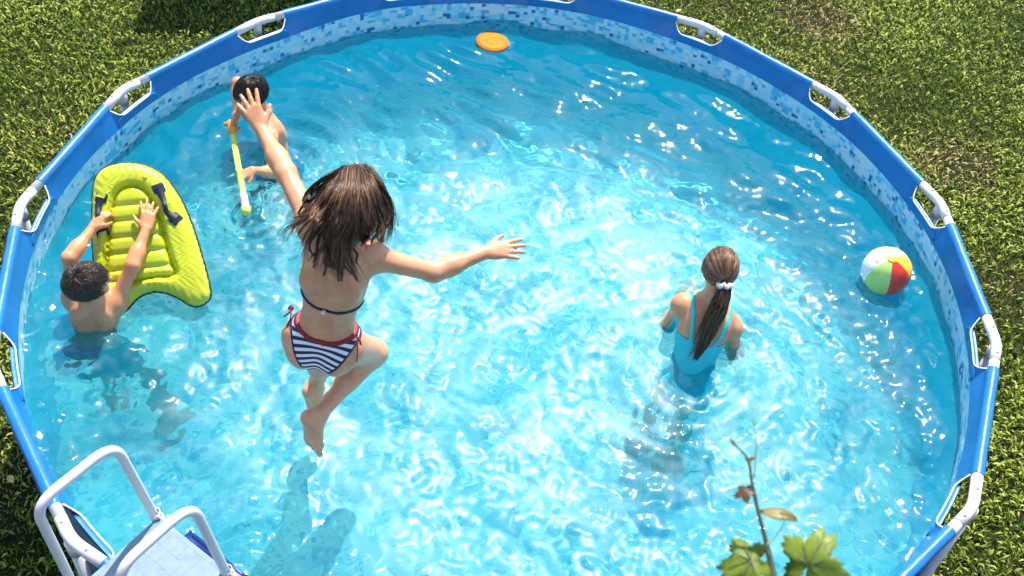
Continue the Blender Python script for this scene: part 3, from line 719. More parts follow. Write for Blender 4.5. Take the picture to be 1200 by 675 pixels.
def short_hair(o, C, HF, s, m, n, length, seed, messy=.5, fringe=0.):
    """hair cap and short locks over the crown, back and sides"""
    r_ = np.random.default_rng(seed); X, Y, Z = HF
    R3 = np.array([.0775, .096, .089])*s; cc = C+(-Y*.012+Z*.018)*s
    u = r_.normal(size=(n*3, 3)); u /= np.linalg.norm(u, axis=1)[:, None]
    k = (u[:, 2] > -.45-.25*(u[:, 1] < -.1)) & ((u[:, 1] < .35) | (u[:, 2] > .50)); u = u[k][:n]
    n = len(u); root = cc+(u*R3)@np.array([X, Y, Z])
    nor = u/R3; nor /= np.linalg.norm(nor, axis=1)[:, None]
    crown = nrm(v3(.1, -.5, 1.)); flow = u-crown; flow -= nor*np.sum(flow*nor, 1)[:, None]; flow /= np.linalg.norm(flow, axis=1)[:, None]+1e-6
    cl = np.stack([np.sin(u[:, 0]*23+u[:, 2]*9+seed), np.sin(u[:, 1]*19+u[:, 0]*11), np.sin(u[:, 2]*21+u[:, 1]*13)], -1)
    flow = flow+messy*cl*.6+messy*.25*r_.normal(size=(n, 3)); flow -= nor*np.sum(flow*nor, 1)[:, None]; flow /= np.linalg.norm(flow, axis=1)[:, None]
    Lg = length*r_.uniform(.7, 1.25, n)*s; m_ = 6; P = []
    lift = (.25+messy*.5*r_.random(n))
    for t in np.linspace(0, 1, m_):
        q = u*R3+flow*(Lg*t)[:, None]+nor*((.004+.030*s*lift*t*(1.3-t))*1.)[:, None]
        e = np.sqrt(np.sum((q/R3)**2, 1)); q = np.where((e < 1.02)[:, None], q/e[:, None]*1.02, q); P.append(cc+q@np.array([X, Y, Z]))
    P = np.stack(P, 1); tone = np.clip(r_.normal(.5, .22, n)+.2*cl[:, 0], 0, 1)
    V1, F1, t1 = strands(P, np.full(n, .0021*s), tone)
    # scalp under the locks
    FV = Field(cc-.16*s, cc+.16*s, .005); FV.ell(cc, HF, tuple(R3*1.015), .0)
    def fn(Pg):
        x, y, z = loc(Pg, cc, HF); return np.maximum(-(z+.040*s+.02*s*(y < 0))*1., np.minimum(y-.035*s, .052*s-z)*1.)
    V2, F2 = FV.region(cc-.16*s, cc+.16*s, fn, 0.0)
    V = np.concatenate([V1, V2]); Fq = np.concatenate([F1, F2+len(V1)])
    return obj('hair', V, Fq, m, o, attr={'tone': np.r_[t1, np.full(len(V2), .12)]}, recv=True)

# ---- girl jumping
def jumping_girl():
    s = 1.0; J = {}
    H = J['H'] = pd(381, 391, 3.58); 
    N = J['N'] = reach(H, 398, 292, .40, True)
    dN = depth(N)
    J['SL'], J['SR'] = pd(368, 268, dN+.03), pd(431, 300, dN+.06)
    J['HX'] = pd(410, 402, 3.60)-pd(352, 380, 3.56); J['width'] = .93
    J['C'] = reach(N, 413, 247, .165, True)
    J['HEADUP'] = v3(.05, .0, 1.); J['HEADX'] = v3(.85, -.35, 0); J['hs'] = 1.0
    J['ER'] = reach(J['SR'], 508, 319, .245, False); J['WR'] = reach(J['ER'], 571, 295, .205, False)
    J['EL'] = reach(J['SL'], 335, 203, .245, False); J['WL'] = reach(J['EL'], 306, 150, .205, False)
    J['handR'] = (nrm(pd(606, 291, depth(J['WR']))-J['WR']), -FW+CU*.35, CU*1.0+FW*.1, dict(curl=.10, spread=.15, size=.88, thumb_out=.8))
    J['handL'] = (nrm(pd(284, 105, depth(J['WL'])-.01)-J['WL']), -FW*1.0+CU*.1, CR*1.0+CU*.3, dict(curl=.05, spread=.20, size=.90))
    hipR = H+nrm(J['HX'])*.07; hipL = H-nrm(J['HX'])*.07
    J['KR'] = reach(hipR, 437, 413, .33, False); J['AR'] = reach(J['KR'], 372, 487, .325, True)
    J['KL'] = reach(hipL, 384, 412, .33, False); J['AL'] = reach(J['KL'], 369, 453, .325, False)
    J['footR'] = (nrm(-CU*.75+CR*.08+FW*.7), nrm(-CU*.55-CR*.5-FW*.55)); J['footL'] = (nrm(FW*.75-CU*.55+CR*.1), nrm(-CU*.8-FW*.45-CR*.2))
    o, F, PF, CF, HF = make_person('girl in striped bikini leaping above the water with her arms spread', J, s, SKIN1, HAIR1, .0045)
    # striped brief, red trim and side ties
    Mst, nt, b = new_mat('navy_white_stripes'); uv = coord(nt, 'UV'); sx = nt.nodes.new('ShaderNodeSeparateXYZ'); link(nt, uv, sx.inputs[0])
    mt = nt.nodes.new('ShaderNodeMath'); mt.operation = 'MULTIPLY'; mt.inputs[1].default_value = 1/.0205; link(nt, sx.outputs[1], mt.inputs[0])
    fr = nt.nodes.new('ShaderNodeMath'); fr.operation = 'FRACT'; link(nt, mt.outputs[0], fr.inputs[0])
    link(nt, ramp(nt, fr.outputs[0], [(0, (.75, .73, .75)), (.5, (.012, .016, .06))], 'CONSTANT'), b.inputs['Base Color']); b.inputs['Roughness'].default_value = .7
    Mred = plain('red_trim', (.22, .008, .018), .6, .15, 30); Mnavy = plain('navy_strap', (.006, .008, .02), .5, .15, 30)
    wl_ = lambda x, y: .050-.012*np.cos(np.clip(x/.12, -1.5, 1.5)*1.5)+.0*y
    ll_ = lambda x: -.125+.155*np.clip(np.abs(x)/.118, 0, 1)**1.15
    def brief(P):
        x, y, z = loc(P, H, PF); return np.maximum(z-wl_(x, y), ll_(x)-z)
    garment(o, F, 'bikini_bottom', H, .2, brief, .0045, Mst, lambda V: np.stack([(V-H)@PF[0], (V-H)@PF[2]+.25*((V-H)@PF[0])**2/.1], -1))
    def trim(P):
        x, y, z = loc(P, H, PF); return np.abs(z-wl_(x, y))-.0075
    garment(o, F, 'waist_trim', H, .2, trim, .0075, Mred)
    def ltrim(P):
        x, y, z = loc(P, H, PF); return np.maximum(np.maximum(np.abs(z-ll_(x))*.8-.0055, .045-np.abs(x)), z-wl_(x, y))
    garment(o, F, 'leg_trim', H, .2, ltrim, .007, plain('navy_trim', (.012, .016, .06), .6))
    for px0, py0, ends in ((341, 361, [(333, 371), (336, 383)]), (416, 393, [(423, 404), (418, 424)]),):
        k = np.array([px0, py0]); D = depth(H)-.02; c = pd(px0, py0, D)
        mb = MB().add(*lathe([(0, .011), (.008, .008), (.011, 0), (.008, -.008), (0, -.011)], c, np.eye(3), 10))
        for e in ends:
            pth = catmull([c, pd((px0+e[0])/2+2, (py0+e[1])/2, D-.015), pd(e[0], e[1], D-.005)], 6); mb.add(*tube(pth, [.005]*4+[.0042]*(len(pth)-4), 6, flat=.6))
        obj('side_tie', *mb.out(), Mred, o)
    # bikini top: thin band across the back, cups in front
    cB = H+(N-H)*.50
    def band(P):
        x, y, z = loc(P, cB, CF); return np.abs(z+.018-.20*np.maximum(np.abs(x)-.02, 0)**1.3)-.0058
    garment(o, F, 'bikini_strap', cB, .2, band, .0045, Mnavy)
    def cups(P):
        x, y, z = loc(P, cB, CF); return np.maximum(np.maximum(-(y-.02), np.abs(np.abs(x)-.055)*1.1+(z-.01)*.55-.042), -(z+.03))
    garment(o, F, 'bikini_cups', cB, .2, cups, .005, Mnavy)
    c = cB-CF[1]*.085-CF[2]*.019; cc = project(c)
    X, Y, Z = CF; V, Fq = rbox(c-CF[1]*-.005, (X, Y, Z), (.006, .006, .006), .002); obj('clasp', V, Fq, plain('clasp_silver', (.7, .68, .66), .25), o)
    # hair: locks laid along the photograph's waves, resting on head and back
    C = J['C']; r_ = np.random.default_rng(3)
    ER3 = np.array([.094, .104, .114])
    def head_hit(px, py, infl):
        d = ray(px, py); q = np.array([(CAM-C)@a for a in HF])/(ER3*infl); e = np.array([d@a for a in HF])/(ER3*infl)
        a_, b_, c_ = e@e, q@e, q@q-1; D = b_*b_-a_*c_
        if D <= 0: return None
        return CAM+d*((-b_-math.sqrt(D))/a_)
    bo = H+(N-H)*.75-CF[1]*.105
    def place(px, py, last):
        h_ = head_hit(px, py, 1.0); bk = plane_hit(px, py, bo, CF[1])
        if h_ is not None: return h_
        d0 = depth(last) if last is not None else depth(C)
        db = min(depth(bk)-.01, d0+.06) if 345 < px < 440 and py > 250 else d0+.01
        return pd(px, py, db)
    G_ = [[(405, 197), (383, 207), (365, 219), (356, 234), (354, 246), (368, 244)],
          [(404, 199), (380, 220), (370, 238), (352, 253), (338, 268), (333, 281)],
          [(404, 200), (386, 226), (374, 250), (361, 270), (356, 286), (355, 298)],
          [(406, 200), (390, 232), (380, 256), (372, 275), (367, 292), (362, 307)],
          [(408, 200), (395, 240), (386, 264), (379, 285), (373, 305), (366, 320)],
          [(410, 199), (402, 244), (394, 270), (389, 292), (393, 316), (395, 333)],
          [(413, 198), (406, 248), (400, 275), (397, 295), (397, 318), (395, 336)],
          [(415, 198), (412, 250), (406, 276), (403, 294), (410, 318), (420, 335)],
          [(417, 197), (420, 248), (414, 272), (408, 285), (403, 294), (400, 300)],
          [(420, 196), (430, 238), (430, 260), (426, 276), (421, 288), (418, 296)],
          [(424, 197), (440, 230), (446, 252), (441, 268), (433, 281), (427, 290)],
          [(427, 198), (446, 226), (451, 245), (450, 262), (446, 276), (441, 286)],
          [(429, 199), (450, 220), (455, 240), (454, 260), (450, 277), (446, 290)]]
    m_ = 18; GP = []
    for g_ in G_:
        last = None; pts = []
        gpx = catmull(np.c_[np.array(g_, float), np.zeros(len(g_))], 5)[:, :2]
        for q in gpx: last = place(q[0], q[1], last); pts.append(last)
        pts = np.array(pts); pts[1:-1] = .25*pts[:-2]+.5*pts[1:-1]+.25*pts[2:]
        GP.append(resample(pts, m_))
    GP = np.array(GP); n = 6500; wg = np.array([.18, .30, .7]+[1.]*(len(GP)-4)); gi = r_.choice(len(GP)-1, n, p=wg/wg.sum()); f = r_.random(n); t = np.linspace(0, 1, m_)
    # strands start spread between two guides and gather into one lock towards the tip
    near = np.round(f*3)/3; ck = np.clip(t*1.3, 0, 1)**1.2*.97; ff = f[:, None]*(1-ck[None])+near[:, None]*ck[None]
    P = GP[gi]*(1-ff[..., None])+GP[gi+1]*ff[..., None]
    wv = r_.normal(size=(len(GP), 3)); wp = r_.uniform(0, 6.3, len(GP)); lk0 = gi*3+np.round(f*3).astype(int); wv = r_.normal(size=(len(GP)*3+4, 3)); wp = r_.uniform(0, 6.3, len(GP)*3+4); lk = lk0
    P = P+(wv[lk][:, None]*.0135)*(np.sin(t[None]*12+wp[lk][:, None])*np.clip(t[None]*1.6-.22, 0, 1)**1.1)[..., None]
    jit = r_.normal(size=(n, 1, 3))*.0055; w_ = (1-np.clip(t*1.25, 0, 1)*.86)[None, :, None]; P = P+jit*w_+(r_.normal(size=(n, 1, 3))*.0022)*np.sin(t*9+r_.uniform(0, 6, (n, 1)))[..., None]*t[None, :, None]
    fly = r_.random(n) < .07; P[fly] += (r_.normal(size=(int(fly.sum()), 1, 3))*.032)*(t**1.3)[None, :, None]
    lockcut = np.minimum(r_.uniform(.84, 1.12, len(GP)*3+4), 1.); cut_ = lockcut[lk0]-.06*r_.random(n); P = np.stack([resample(p[:max(4, int(m_*c_))], 12) for p, c_ in zip(P, cut_)])
    lockt = r_.random(len(GP)*3+4); tone = np.clip(.56+.60*(lockt[lk0]-.5)+r_.normal(0, .16, n), 0, 1)
    V1, F1, t1 = strands(P, r_.uniform(.0006, .0012, n), tone)
    WS = [[(392, 203), (372, 213), (357, 229), (353, 247), (361, 258)], [(388, 212), (368, 238), (349, 258), (337, 270), (332, 284)], [(388, 216), (366, 246), (352, 262), (340, 266), (331, 272)], [(395, 230), (376, 262), (362, 281), (357, 300)],
          [(398, 240), (380, 285), (372, 302), (371, 316)], [(402, 240), (394, 290), (391, 316), (398, 327)], [(415, 240), (409, 290), (414, 312), (421, 330)], [(446, 218), (458, 238), (459, 262), (453, 288)], [(440, 212), (456, 230), (461, 250), (458, 274)]]
    wp_ = []
    for g_ in WS:
        last = None; pts = []
        for q in catmull(np.c_[np.array(g_, float), np.zeros(len(g_))], 6)[:, :2]: last = place(q[0], q[1], last); pts.append(last)
        g3 = resample(np.array(pts), 12)
        for _ in range(16): wp_.append(g3+r_.normal(size=3)*.0026-FW*.004+(r_.normal(size=3)*.006)*np.linspace(0, 1, 12)[:, None]**2)
    Vw, Fw_, tw = strands(np.array(wp_), np.full(len(wp_), .0011), np.clip(r_.normal(.45, .2, len(wp_)), 0, 1))
    F1 = np.concatenate([F1, Fw_+len(V1)]); V1 = np.concatenate([V1, Vw]); t1 = np.r_[t1, tw]
    FV = Field(C-.2, C+.2, .005); FV.ell(C, HF, tuple(ER3*.88), 0); FV.rc(C-HF[1]*.055-HF[2]*.02, N-CF[1]*.075+CF[2]*.01, .058, .030, .05)
    def fn(Pg):
        x, y, z = loc(Pg, C, HF); return np.maximum(np.maximum(-(z+.15), np.minimum(y-.030, .062-z)), np.minimum(-(z+.05), y-.0))
    V2, F2 = FV.region(C-.2, C+.2, fn, 0.)
    V = np.concatenate([V1, V2]); Fq = np.concatenate([F1, F2+len(V1)])
    obj('hair', V, Fq, HAIR1, o, attr={'tone': np.r_[t1, np.full(len(V2), .10)]})
jumping_girl()

# ---- yellow inflatable board and the boy who holds it
TL, TRt = bp(145, 364, WZ+.035), bp(240, 356, WZ+.035)
BX = nrm((TRt-TL)*v3(1, 1, 0)); BE = rad(40.0); hz = v3(-BX[1], BX[0], 0)
BY = nrm(hz*math.cos(BE)+v3(0, 0, math.sin(BE))); BN = np.cross(BX, BY)          # BN faces the camera side
BO = (TL+TRt)/2
if BN@(CAM-BO) < 0: BN = -BN
def b2(px, py, off=0.):
    p = plane_hit(px, py, BO+BN*off, BN)-BO; return np.array([p@BX, p@BY])
def b3(x, y, off): return BO+BX*x+BY*y+BN*off
def board():
    outline = [(112, 325), (109, 295), (108, 255), (109, 222), (113, 207), (121, 198), (134, 193), (150, 191), (167, 193), (182, 199), (195, 209), (207, 225), (217, 243), (227, 268), (236, 297), (243, 322), (247, 341), (246, 350), (240, 356), (232, 359), (223, 358), (210, 350), (196, 344), (182, 342), (170, 345), (160, 351), (152, 360), (145, 366), (135, 367), (124, 357), (116, 341)]
    # thickness shows in the outline: pull it in a little
    O = np.array([b2(*q) for q in outline]); O = np.array([p for p in O])
    cl = np.vstack([O[-2:], O, O[:2]]); O = catmull(np.c_[cl, np.zeros(len(cl))], 5)[:, :2][10:-10]
    h = .0058; lo = O.min(0)-.03; hi = O.max(0)+.03; nx, ny = (np.ceil((hi-lo)/h)).astype(int)
    xs, ys = lo[0]+h*np.arange(nx), lo[1]+h*np.arange(ny); Xg, Yg = np.meshgrid(xs, ys, indexing='ij')
    dist = np.full((nx, ny), 9.); ins = np.zeros((nx, ny), bool)
    for a, b in zip(O, np.roll(O, -1, 0)):
        ab = b-a; t = np.clip(((Xg-a[0])*ab[0]+(Yg-a[1])*ab[1])/(ab@ab+1e-12), 0, 1); dist = np.minimum(dist, np.hypot(Xg-a[0]-t*ab[0], Yg-a[1]-t*ab[1]))
        if a[1] != b[1]:
            c = ((a[1] > Yg) != (b[1] > Yg)) & (Xg < (b[0]-a[0])*(Yg-a[1])/(b[1]-a[1])+a[0]); ins ^= c
    sd = np.where(ins, dist, -dist)
    rt = .050
    tubeh = np.sqrt(np.maximum(rt*rt-np.square(np.clip(rt*1.25-sd, 0, None)*.8), 0))
    # inner panel: rounded arch with cross pillows
    cx = (b2(160, 270)[0]); 
    pk = [(126, 330), (133, 240), (150, 219), (172, 224), (186, 250), (200, 300), (206, 322), (180, 326), (150, 332)]
    Pk = np.array([b2(*q) for q in pk]); clp = np.vstack([Pk[-2:], Pk, Pk[:2]]); Pk = catmull(np.c_[clp, np.zeros(len(clp))], 5)[:, :2][10:-10]
    d2 = np.full((nx, ny), 9.); in2 = np.zeros((nx, ny), bool)
    for a, b in zip(Pk, np.roll(Pk, -1, 0)):
        ab = b-a; t = np.clip(((Xg-a[0])*ab[0]+(Yg-a[1])*ab[1])/(ab@ab+1e-12), 0, 1); d2 = np.minimum(d2, np.hypot(Xg-a[0]-t*ab[0], Yg-a[1]-t*ab[1]))
        if a[1] != b[1]:
            c = ((a[1] > Yg) != (b[1] > Yg)) & (Xg < (b[0]-a[0])*(Yg-a[1])/(b[1]-a[1])+a[0]); in2 ^= c
    s2 = np.where(in2, d2, -d2); lines = [b2(160, y)[1] for y in (240, 258, 277, 296, 315)]
    lz = np.min([np.abs(Yg-l-.03*(Xg-cx)) for l in lines], axis=0)
    pil = .038-.013*np.exp(-(lz/.012)**2)
    groove = .024*np.exp(-(s2/.013)**2)
    wr = .0016*np.sin(Xg*210+30*np.sin(Yg*31))*np.exp(-((sd-.085)/.03)**2)+.0022*np.sin(np.arctan2(Yg-.35, Xg)*60)*np.exp(-((sd-.030)/.02)**2)
    top = np.where(s2 > 0, pil+.004*np.minimum(s2/.05, 1), tubeh)-groove*(sd > .05)+wr
    top = np.where(sd > 0, np.maximum(top, .008), -.02+sd*0-np.clip(-sd, 0, .03))
    zs = -.066+h*np.arange(int(.132/h)); d = np.empty((nx, ny, len(zs)), np.float32)
    for k, z in enumerate(zs): d[:, :, k] = np.maximum((abs(z)-top)*.7, -sd*.9)
    V, Q = surfnet(d, (lo[0], lo[1], zs[0]), h); V = smooth_mesh(V, Q, 3)
    Wp = BO+V[:, :1]*BX+V[:, 1:2]*BY+V[:, 2:3]*BN
    root = tag(empty('bodyboard', BO), 'lime yellow inflatable board with dark handles held up by the boy', 'bodyboard')
    ml = plain('lime_vinyl', (.48, .53, .016), .36, .14, 4, .25, 22, coat=.3); obj('body', Wp, Q, ml, root, recv=True)
    # black seam round the rim with little stitches
    ring = np.array([b3(p[0], p[1], 0.0) for p in O[::1]]); out2 = ring+0
    cen = ring.mean(0); seam = np.array([p+nrm(np.cross(BN, ring[(i+1) % len(ring)]-ring[i-1]))*-.002 for i, p in enumerate(ring)])
    rr = .0055+.0022*np.abs(np.sin(np.arange(len(seam))*1.9))
    obj('edge_seam', *tube(seam, rr, 7, closed=True), plain('black_binding', (.012, .014, .018), .6), root)
    mn = plain('navy_webbing', (.010, .016, .040), .55, .2, 40, .3, 200)
    def topz(x, y):
        i, j = int((x-lo[0])/h), int((y-lo[1])/h); return float(top[np.clip(i, 0, nx-1), np.clip(j, 0, ny-1)])
    for (p0, p1, p2, p3) in (((119, 232), (116, 243), (117, 262), (120, 272)), ((186, 221), (192, 234), (197, 250), (206, 257))):
        A_, B_, C_, D_ = [b2(*q, .04) for q in (p0, p1, p2, p3)]
        hd = None
        pth = catmull([b3(*A_, topz(*A_)+.002), b3(*B_, topz(*B_)+.014), b3(*((B_+C_)/2), topz(*((B_+C_)/2))+.028), b3(*C_, topz(*C_)+.014), b3(*D_, topz(*D_)+.002)], 6)
        T, a_, b_ = frames(pth); V = []; Fq = []
        for i, p in enumerate(pth):
            tt = nrm(T[i]); sdv = nrm(np.cross(BN, tt)); e = abs(i/(len(pth)-1)-.5)*2; wd = .011+.014*e**3
            for q in (-1, 1):
                for z in (-.0025, .0025): V.append(p+sdv*wd*q+BN*z)
        for i in range(len(pth)-1):
            k = i*4; m = k+4; Fq += [[k, k+2, m+2, m], [k+1, m+1, m+3, k+3], [k, m, m+1, k+1], [k+2, k+3, m+3, m+2]]
        hd = obj('handle', V, Fq, mn, root)
        for Z_, dr in ((A_, A_-B_), (D_, D_-C_)):
            dr = dr/np.linalg.norm(dr); ax = np.array([BX*dr[1]-BY*dr[0], BX*dr[0]+BY*dr[1], BN])
            # the patch follows the tube's slope
            V, Fq = rbox(v3(0, 0, 0), np.eye(3), (.027, .021, .002), .0015); Wv = []
            for v in V:
                q = Z_+np.array([ax[0]@BX, ax[0]@BY])*v[0]+np.array([ax[1]@BX, ax[1]@BY])*v[1]; Wv.append(b3(q[0], q[1], topz(q[0], q[1])+.0025+v[2]))
            obj('handle_patch', Wv, Fq, mn, hd)
    vx, vy = b2(172, 210); obj('valve', *lathe([(0, .006), (.007, .006), (.009, .003), (.012, 0), (.012, -.004)], b3(vx, vy, topz(vx, vy)), (BX, BY, BN), 16), ml, root)
    return topz
TOPZ = board()
def board_boy():
    s = .92; J = {}
    H = J['H'] = bp(113, 416, .585); N = J['N'] = reach(H, 110, 345, .355, True); dN = depth(N)
    J['SL'], J['SR'] = pd(86, 350, dN+.03), pd(136, 356, dN+.06)
    J['HX'] = v3(.95, .1, 0); J['width'] = .95
    J['C'] = reach(N, 104, 331, .150, True); J['HEADUP'] = nrm(v3(.16, -.25, 1.)); J['HEADX'] = v3(.55, -.84, 0.05); J['hs'] = .90
    gl = b2(112, 258, .06); WL = b3(gl[0]-.01, gl[1]-.035, TOPZ(*gl)+.035)
    gr = b2(172, 266, .06); WR = b3(gr[0], gr[1]-.01, TOPZ(*gr)+.03)
    def elbow(S, Wp, px, py):
        L1, L2 = .225*s, .195*s; d = Wp-S; Ln = np.linalg.norm(d)
        if Ln > L1+L2-.004: return S+d*(L1/(L1+L2))
        a = (L1*L1-L2*L2+Ln*Ln)/(2*Ln); hh = math.sqrt(max(L1*L1-a*a, 1e-6)); m = S+nrm(d)*a; t = pd(px, py, depth(m)-.05)-m; t = t-nrm(d)*(t@nrm(d)); return m+nrm(t)*hh
    J['WL'], J['WR'] = WL, WR; J['EL'] = elbow(J['SL'], WL, 88, 308); J['ER'] = elbow(J['SR'], WR, 156, 309)
    J['handL'] = (nrm(BY*.7+BX*.5-BN*.1), nrm(BN*.8-BX*.5), BY*.3+BN+BX*.3, dict(curl=.85, spread=.03, size=.95))
    J['handR'] = (nrm(BY*1.0+BX*.18-BN*.05), BN*1.0, -BX*1.0, dict(curl=.12, spread=.20, size=.98, thumb_out=.95))
    hL, hR = H-nrm(J['HX'])*.07, H+nrm(J['HX'])*.07
    J['KL'], J['KR'] = hL+v3(.05, .10, -.27), hR+v3(.20, -.02, -.26)
    J['AL'], J['AR'] = J['KL']+v3(.06, -.10, -.27), J['KR']+v3(.08, -.16, -.25)
    J['footL'] = (v3(.2, 1, -.1), v3(0, 0, -1)); J['footR'] = (v3(.6, .8, -.1), v3(0, 0, -1))
    dz = .012+.062*s-J['AL'][2]
    o, F, PF, CF, HF = make_person('dark-haired boy waist-deep in the water holding the yellow inflatable board', J, s, SKIN2, HAIR3, .005)
    trunks(o, H, PF, J, s, plain('dark_trunks', (.10, .20, .23), .7, .3, 14), .012, 'dark')
    short_hair(o, J['C'], HF, .89, hair_mat('hair_dark_brown', [(0, (.006, .004, .003)), (.5, (.028, .015, .009)), (.85, (.075, .042, .024)), (1, (.13, .08, .05))]), 5200, .042, 4, messy=.9)
def trunks(o, H, PF, J, s, m, off, nm):
    g = lambda x, y, z: x*PF[0]+y*PF[1]+z*PF[2]
    F = Field(H-.34, H+.34, .006)
    F.ell(H+g(0, -.012*s, -.02*s), PF, (.128*s, .106*s, .098*s), .05); F.ell(H+g(0, 0, .05*s), PF, (.118*s, .092*s, .06*s), .05)
    for q, K_ in ((-1, J['KL']), (1, J['KR'])):
        hp = H+g(q*.072*s, .0, -.045*s); e = hp+(K_-hp)*.72; F.rc(hp, e, .094*s, .080*s, .035)
    def fn(P):
        x, y, z = loc(P, H, PF); d = z-.072*s
        for q, K_ in ((-1, J['KL']), (1, J['KR'])):
            hp = H+g(q*.072*s, .0, -.045*s); ax = nrm(K_-hp); L = np.linalg.norm(K_-hp)*.62
            t = (P[..., 0]-hp[0])*ax[0]+(P[..., 1]-hp[1])*ax[1]+(P[..., 2]-hp[2])*ax[2]; side = (x*q > -.01)
            d = np.maximum(d, np.where(side, t-L, -9))
        return d
    V, Q = F.region(H-.33, H+.33, fn, 0.); V = smooth_mesh(V, Q, 2); obj('swim_trunks', V, Q, m, o, recv=True)
board_boy()

# ---- boy with the squirter
def squirt_boy():
    s = .84; J = {}
    H = J['H'] = bp(334, 197, .63); N = J['N'] = reach(H, 309, 137, .36, True); dN = depth(N)
    FD = nrm(v3(-.80, -.60, 0))                                   # faces the left of the picture and the camera
    RX = np.cross(FD, v3(0, 0, 1))
    J['HX'] = RX; J['width'] = .95
    J['SR'] = N+RX*.118-v3(0, 0, .045)+FD*.03; J['SL'] = N-RX*.118-v3(0, 0, .045)+FD*.03
    J['C'] = reach(N, 294, 110, .155, True); J['HEADUP'] = nrm(v3(0, 0, 1)+FD*.45); J['HEADX'] = RX; J['hs'] = .84
    # squirter: handle by the chest, nozzle near the water
    A_ = pd(271, 148, dN-.05); B_ = bp(289, 250, WZ+.06); ax = nrm(B_-A_)
    J['WR'] = A_-ax*.02+v3(.025, .045, .035); m_ = A_+(B_-A_)*.60; J['WL'] = m_+v3(.055, .050, .015)
    def elbow(S, Wp, hint):
        L1, L2 = .225*s, .195*s; d = Wp-S; Ln = np.linalg.norm(d)
        if Ln > L1+L2-.003: return S+d*(L1/(L1+L2))
        a = (L1*L1-L2*L2+Ln*Ln)/(2*Ln); hh = math.sqrt(max(L1*L1-a*a, 1e-6)); t = hint-nrm(d)*(hint@nrm(d)); return S+nrm(d)*a+nrm(t)*hh
    for sd, hint in (('R', v3(.3, 1., -.35)), ('L', -RX*.5-v3(0, 0, 1)-FD*.2)):
        d = J['W'+sd]-J['S'+sd]; L = np.linalg.norm(d)
        if L > .418*s: J['W'+sd] = J['S'+sd]+d/L*.418*s
        J['E'+sd] = elbow(J['S'+sd], J['W'+sd], hint)
    J['handR'] = (nrm(A_+ax*.0-J['WR']-v3(0, 0, .02)), nrm(J['WR']-A_+RX*.5+v3(0, 0, .3)), ax, dict(curl=.9, spread=.02, size=.95))
    J['handL'] = (nrm(m_-J['WL']+v3(-.01, 0, -.0)), nrm(v3(0, 0, 1)+FD*.3-RX*.2), ax, dict(curl=.8, spread=.03, size=.95))
    hL, hR = H-RX*.07, H+RX*.07
    J['KL'], J['KR'] = hL+FD*.05+v3(0, 0, -.30), hR+FD*.14+v3(0, 0, -.28); J['AL'], J['AR'] = hL-FD*.05+v3(0, 0, -.60), hR+FD*.12+v3(0, 0, -.58)
    for k in ('KL', 'KR', 'AL', 'AR'): pass
    J['footL'] = (FD+v3(0, 0, -.05), v3(0, 0, -1)); J['footR'] = (FD+v3(0, 0, -.05), v3(0, 0, -1))
    o, F, PF, CF, HF = make_person('boy with wet black hair holding the yellow squirter near the back wall', J, s, SKIN3, HAIR3, .005)
    trunks(o, H, PF, J, s, plain('blue_print_trunks', (.05, .16, .40), .65, .75, 38), .012, 'blue')
    short_hair(o, J['C'], HF, .84, HAIR3, 3600, .045, 9, messy=.18)
    # the squirter itself
    root = tag(empty('water_squirter', B_), 'yellow tube water squirter with orange handle held by the boy', 'water toy')
    L = np.linalg.norm(B_-A_); e0 = nrm(np.cross(ax, v3(0, 0, 1))); fr = (e0, np.cross(ax, e0), ax)
    my = plain('yellow_plastic', (.70, .74, .12), .35, .12, 12); mo = plain('orange_plastic', (.80, .28, .02), .4, .1); mp = plain('foam_violet_print', (.55, .45, .70), .6, .3, 30)
    obj('barrel', *lathe([(0, .04), (.0155, .04), (.0155, L*.50), (.0185, L*.505), (.0185, L*.54), (.0165, L*.545), (.0165, L*.80)], A_, fr, 18), my, root)
    obj('sleeve', *lathe([(.0165, L*.79), (.020, L*.80), (.021, L*.84), (.0195, L*.88), (.021, L*.91), (.0195, L*.94)], A_, fr, 18), mp, root)
    obj('nozzle', *lathe([(.0195, L*.93), (.0235, L*.94), (.0245, L*.97), (.022, L), (.008, L+.004), (0, L+.004)], A_, fr, 18), my, root)
    mb = MB().add(*lathe([(0, -.035), (.018, -.033), (.021, -.02), (.016, .0), (.021, .02), (.0225, .04), (.019, .055), (.0, .055)], A_, fr, 18)); mb.add(*tube([A_-ax*.02-e0*.035, A_-ax*.02+e0*.035], .011, 12))
    obj('handle', *mb.out(), mo, root)
squirt_boy()

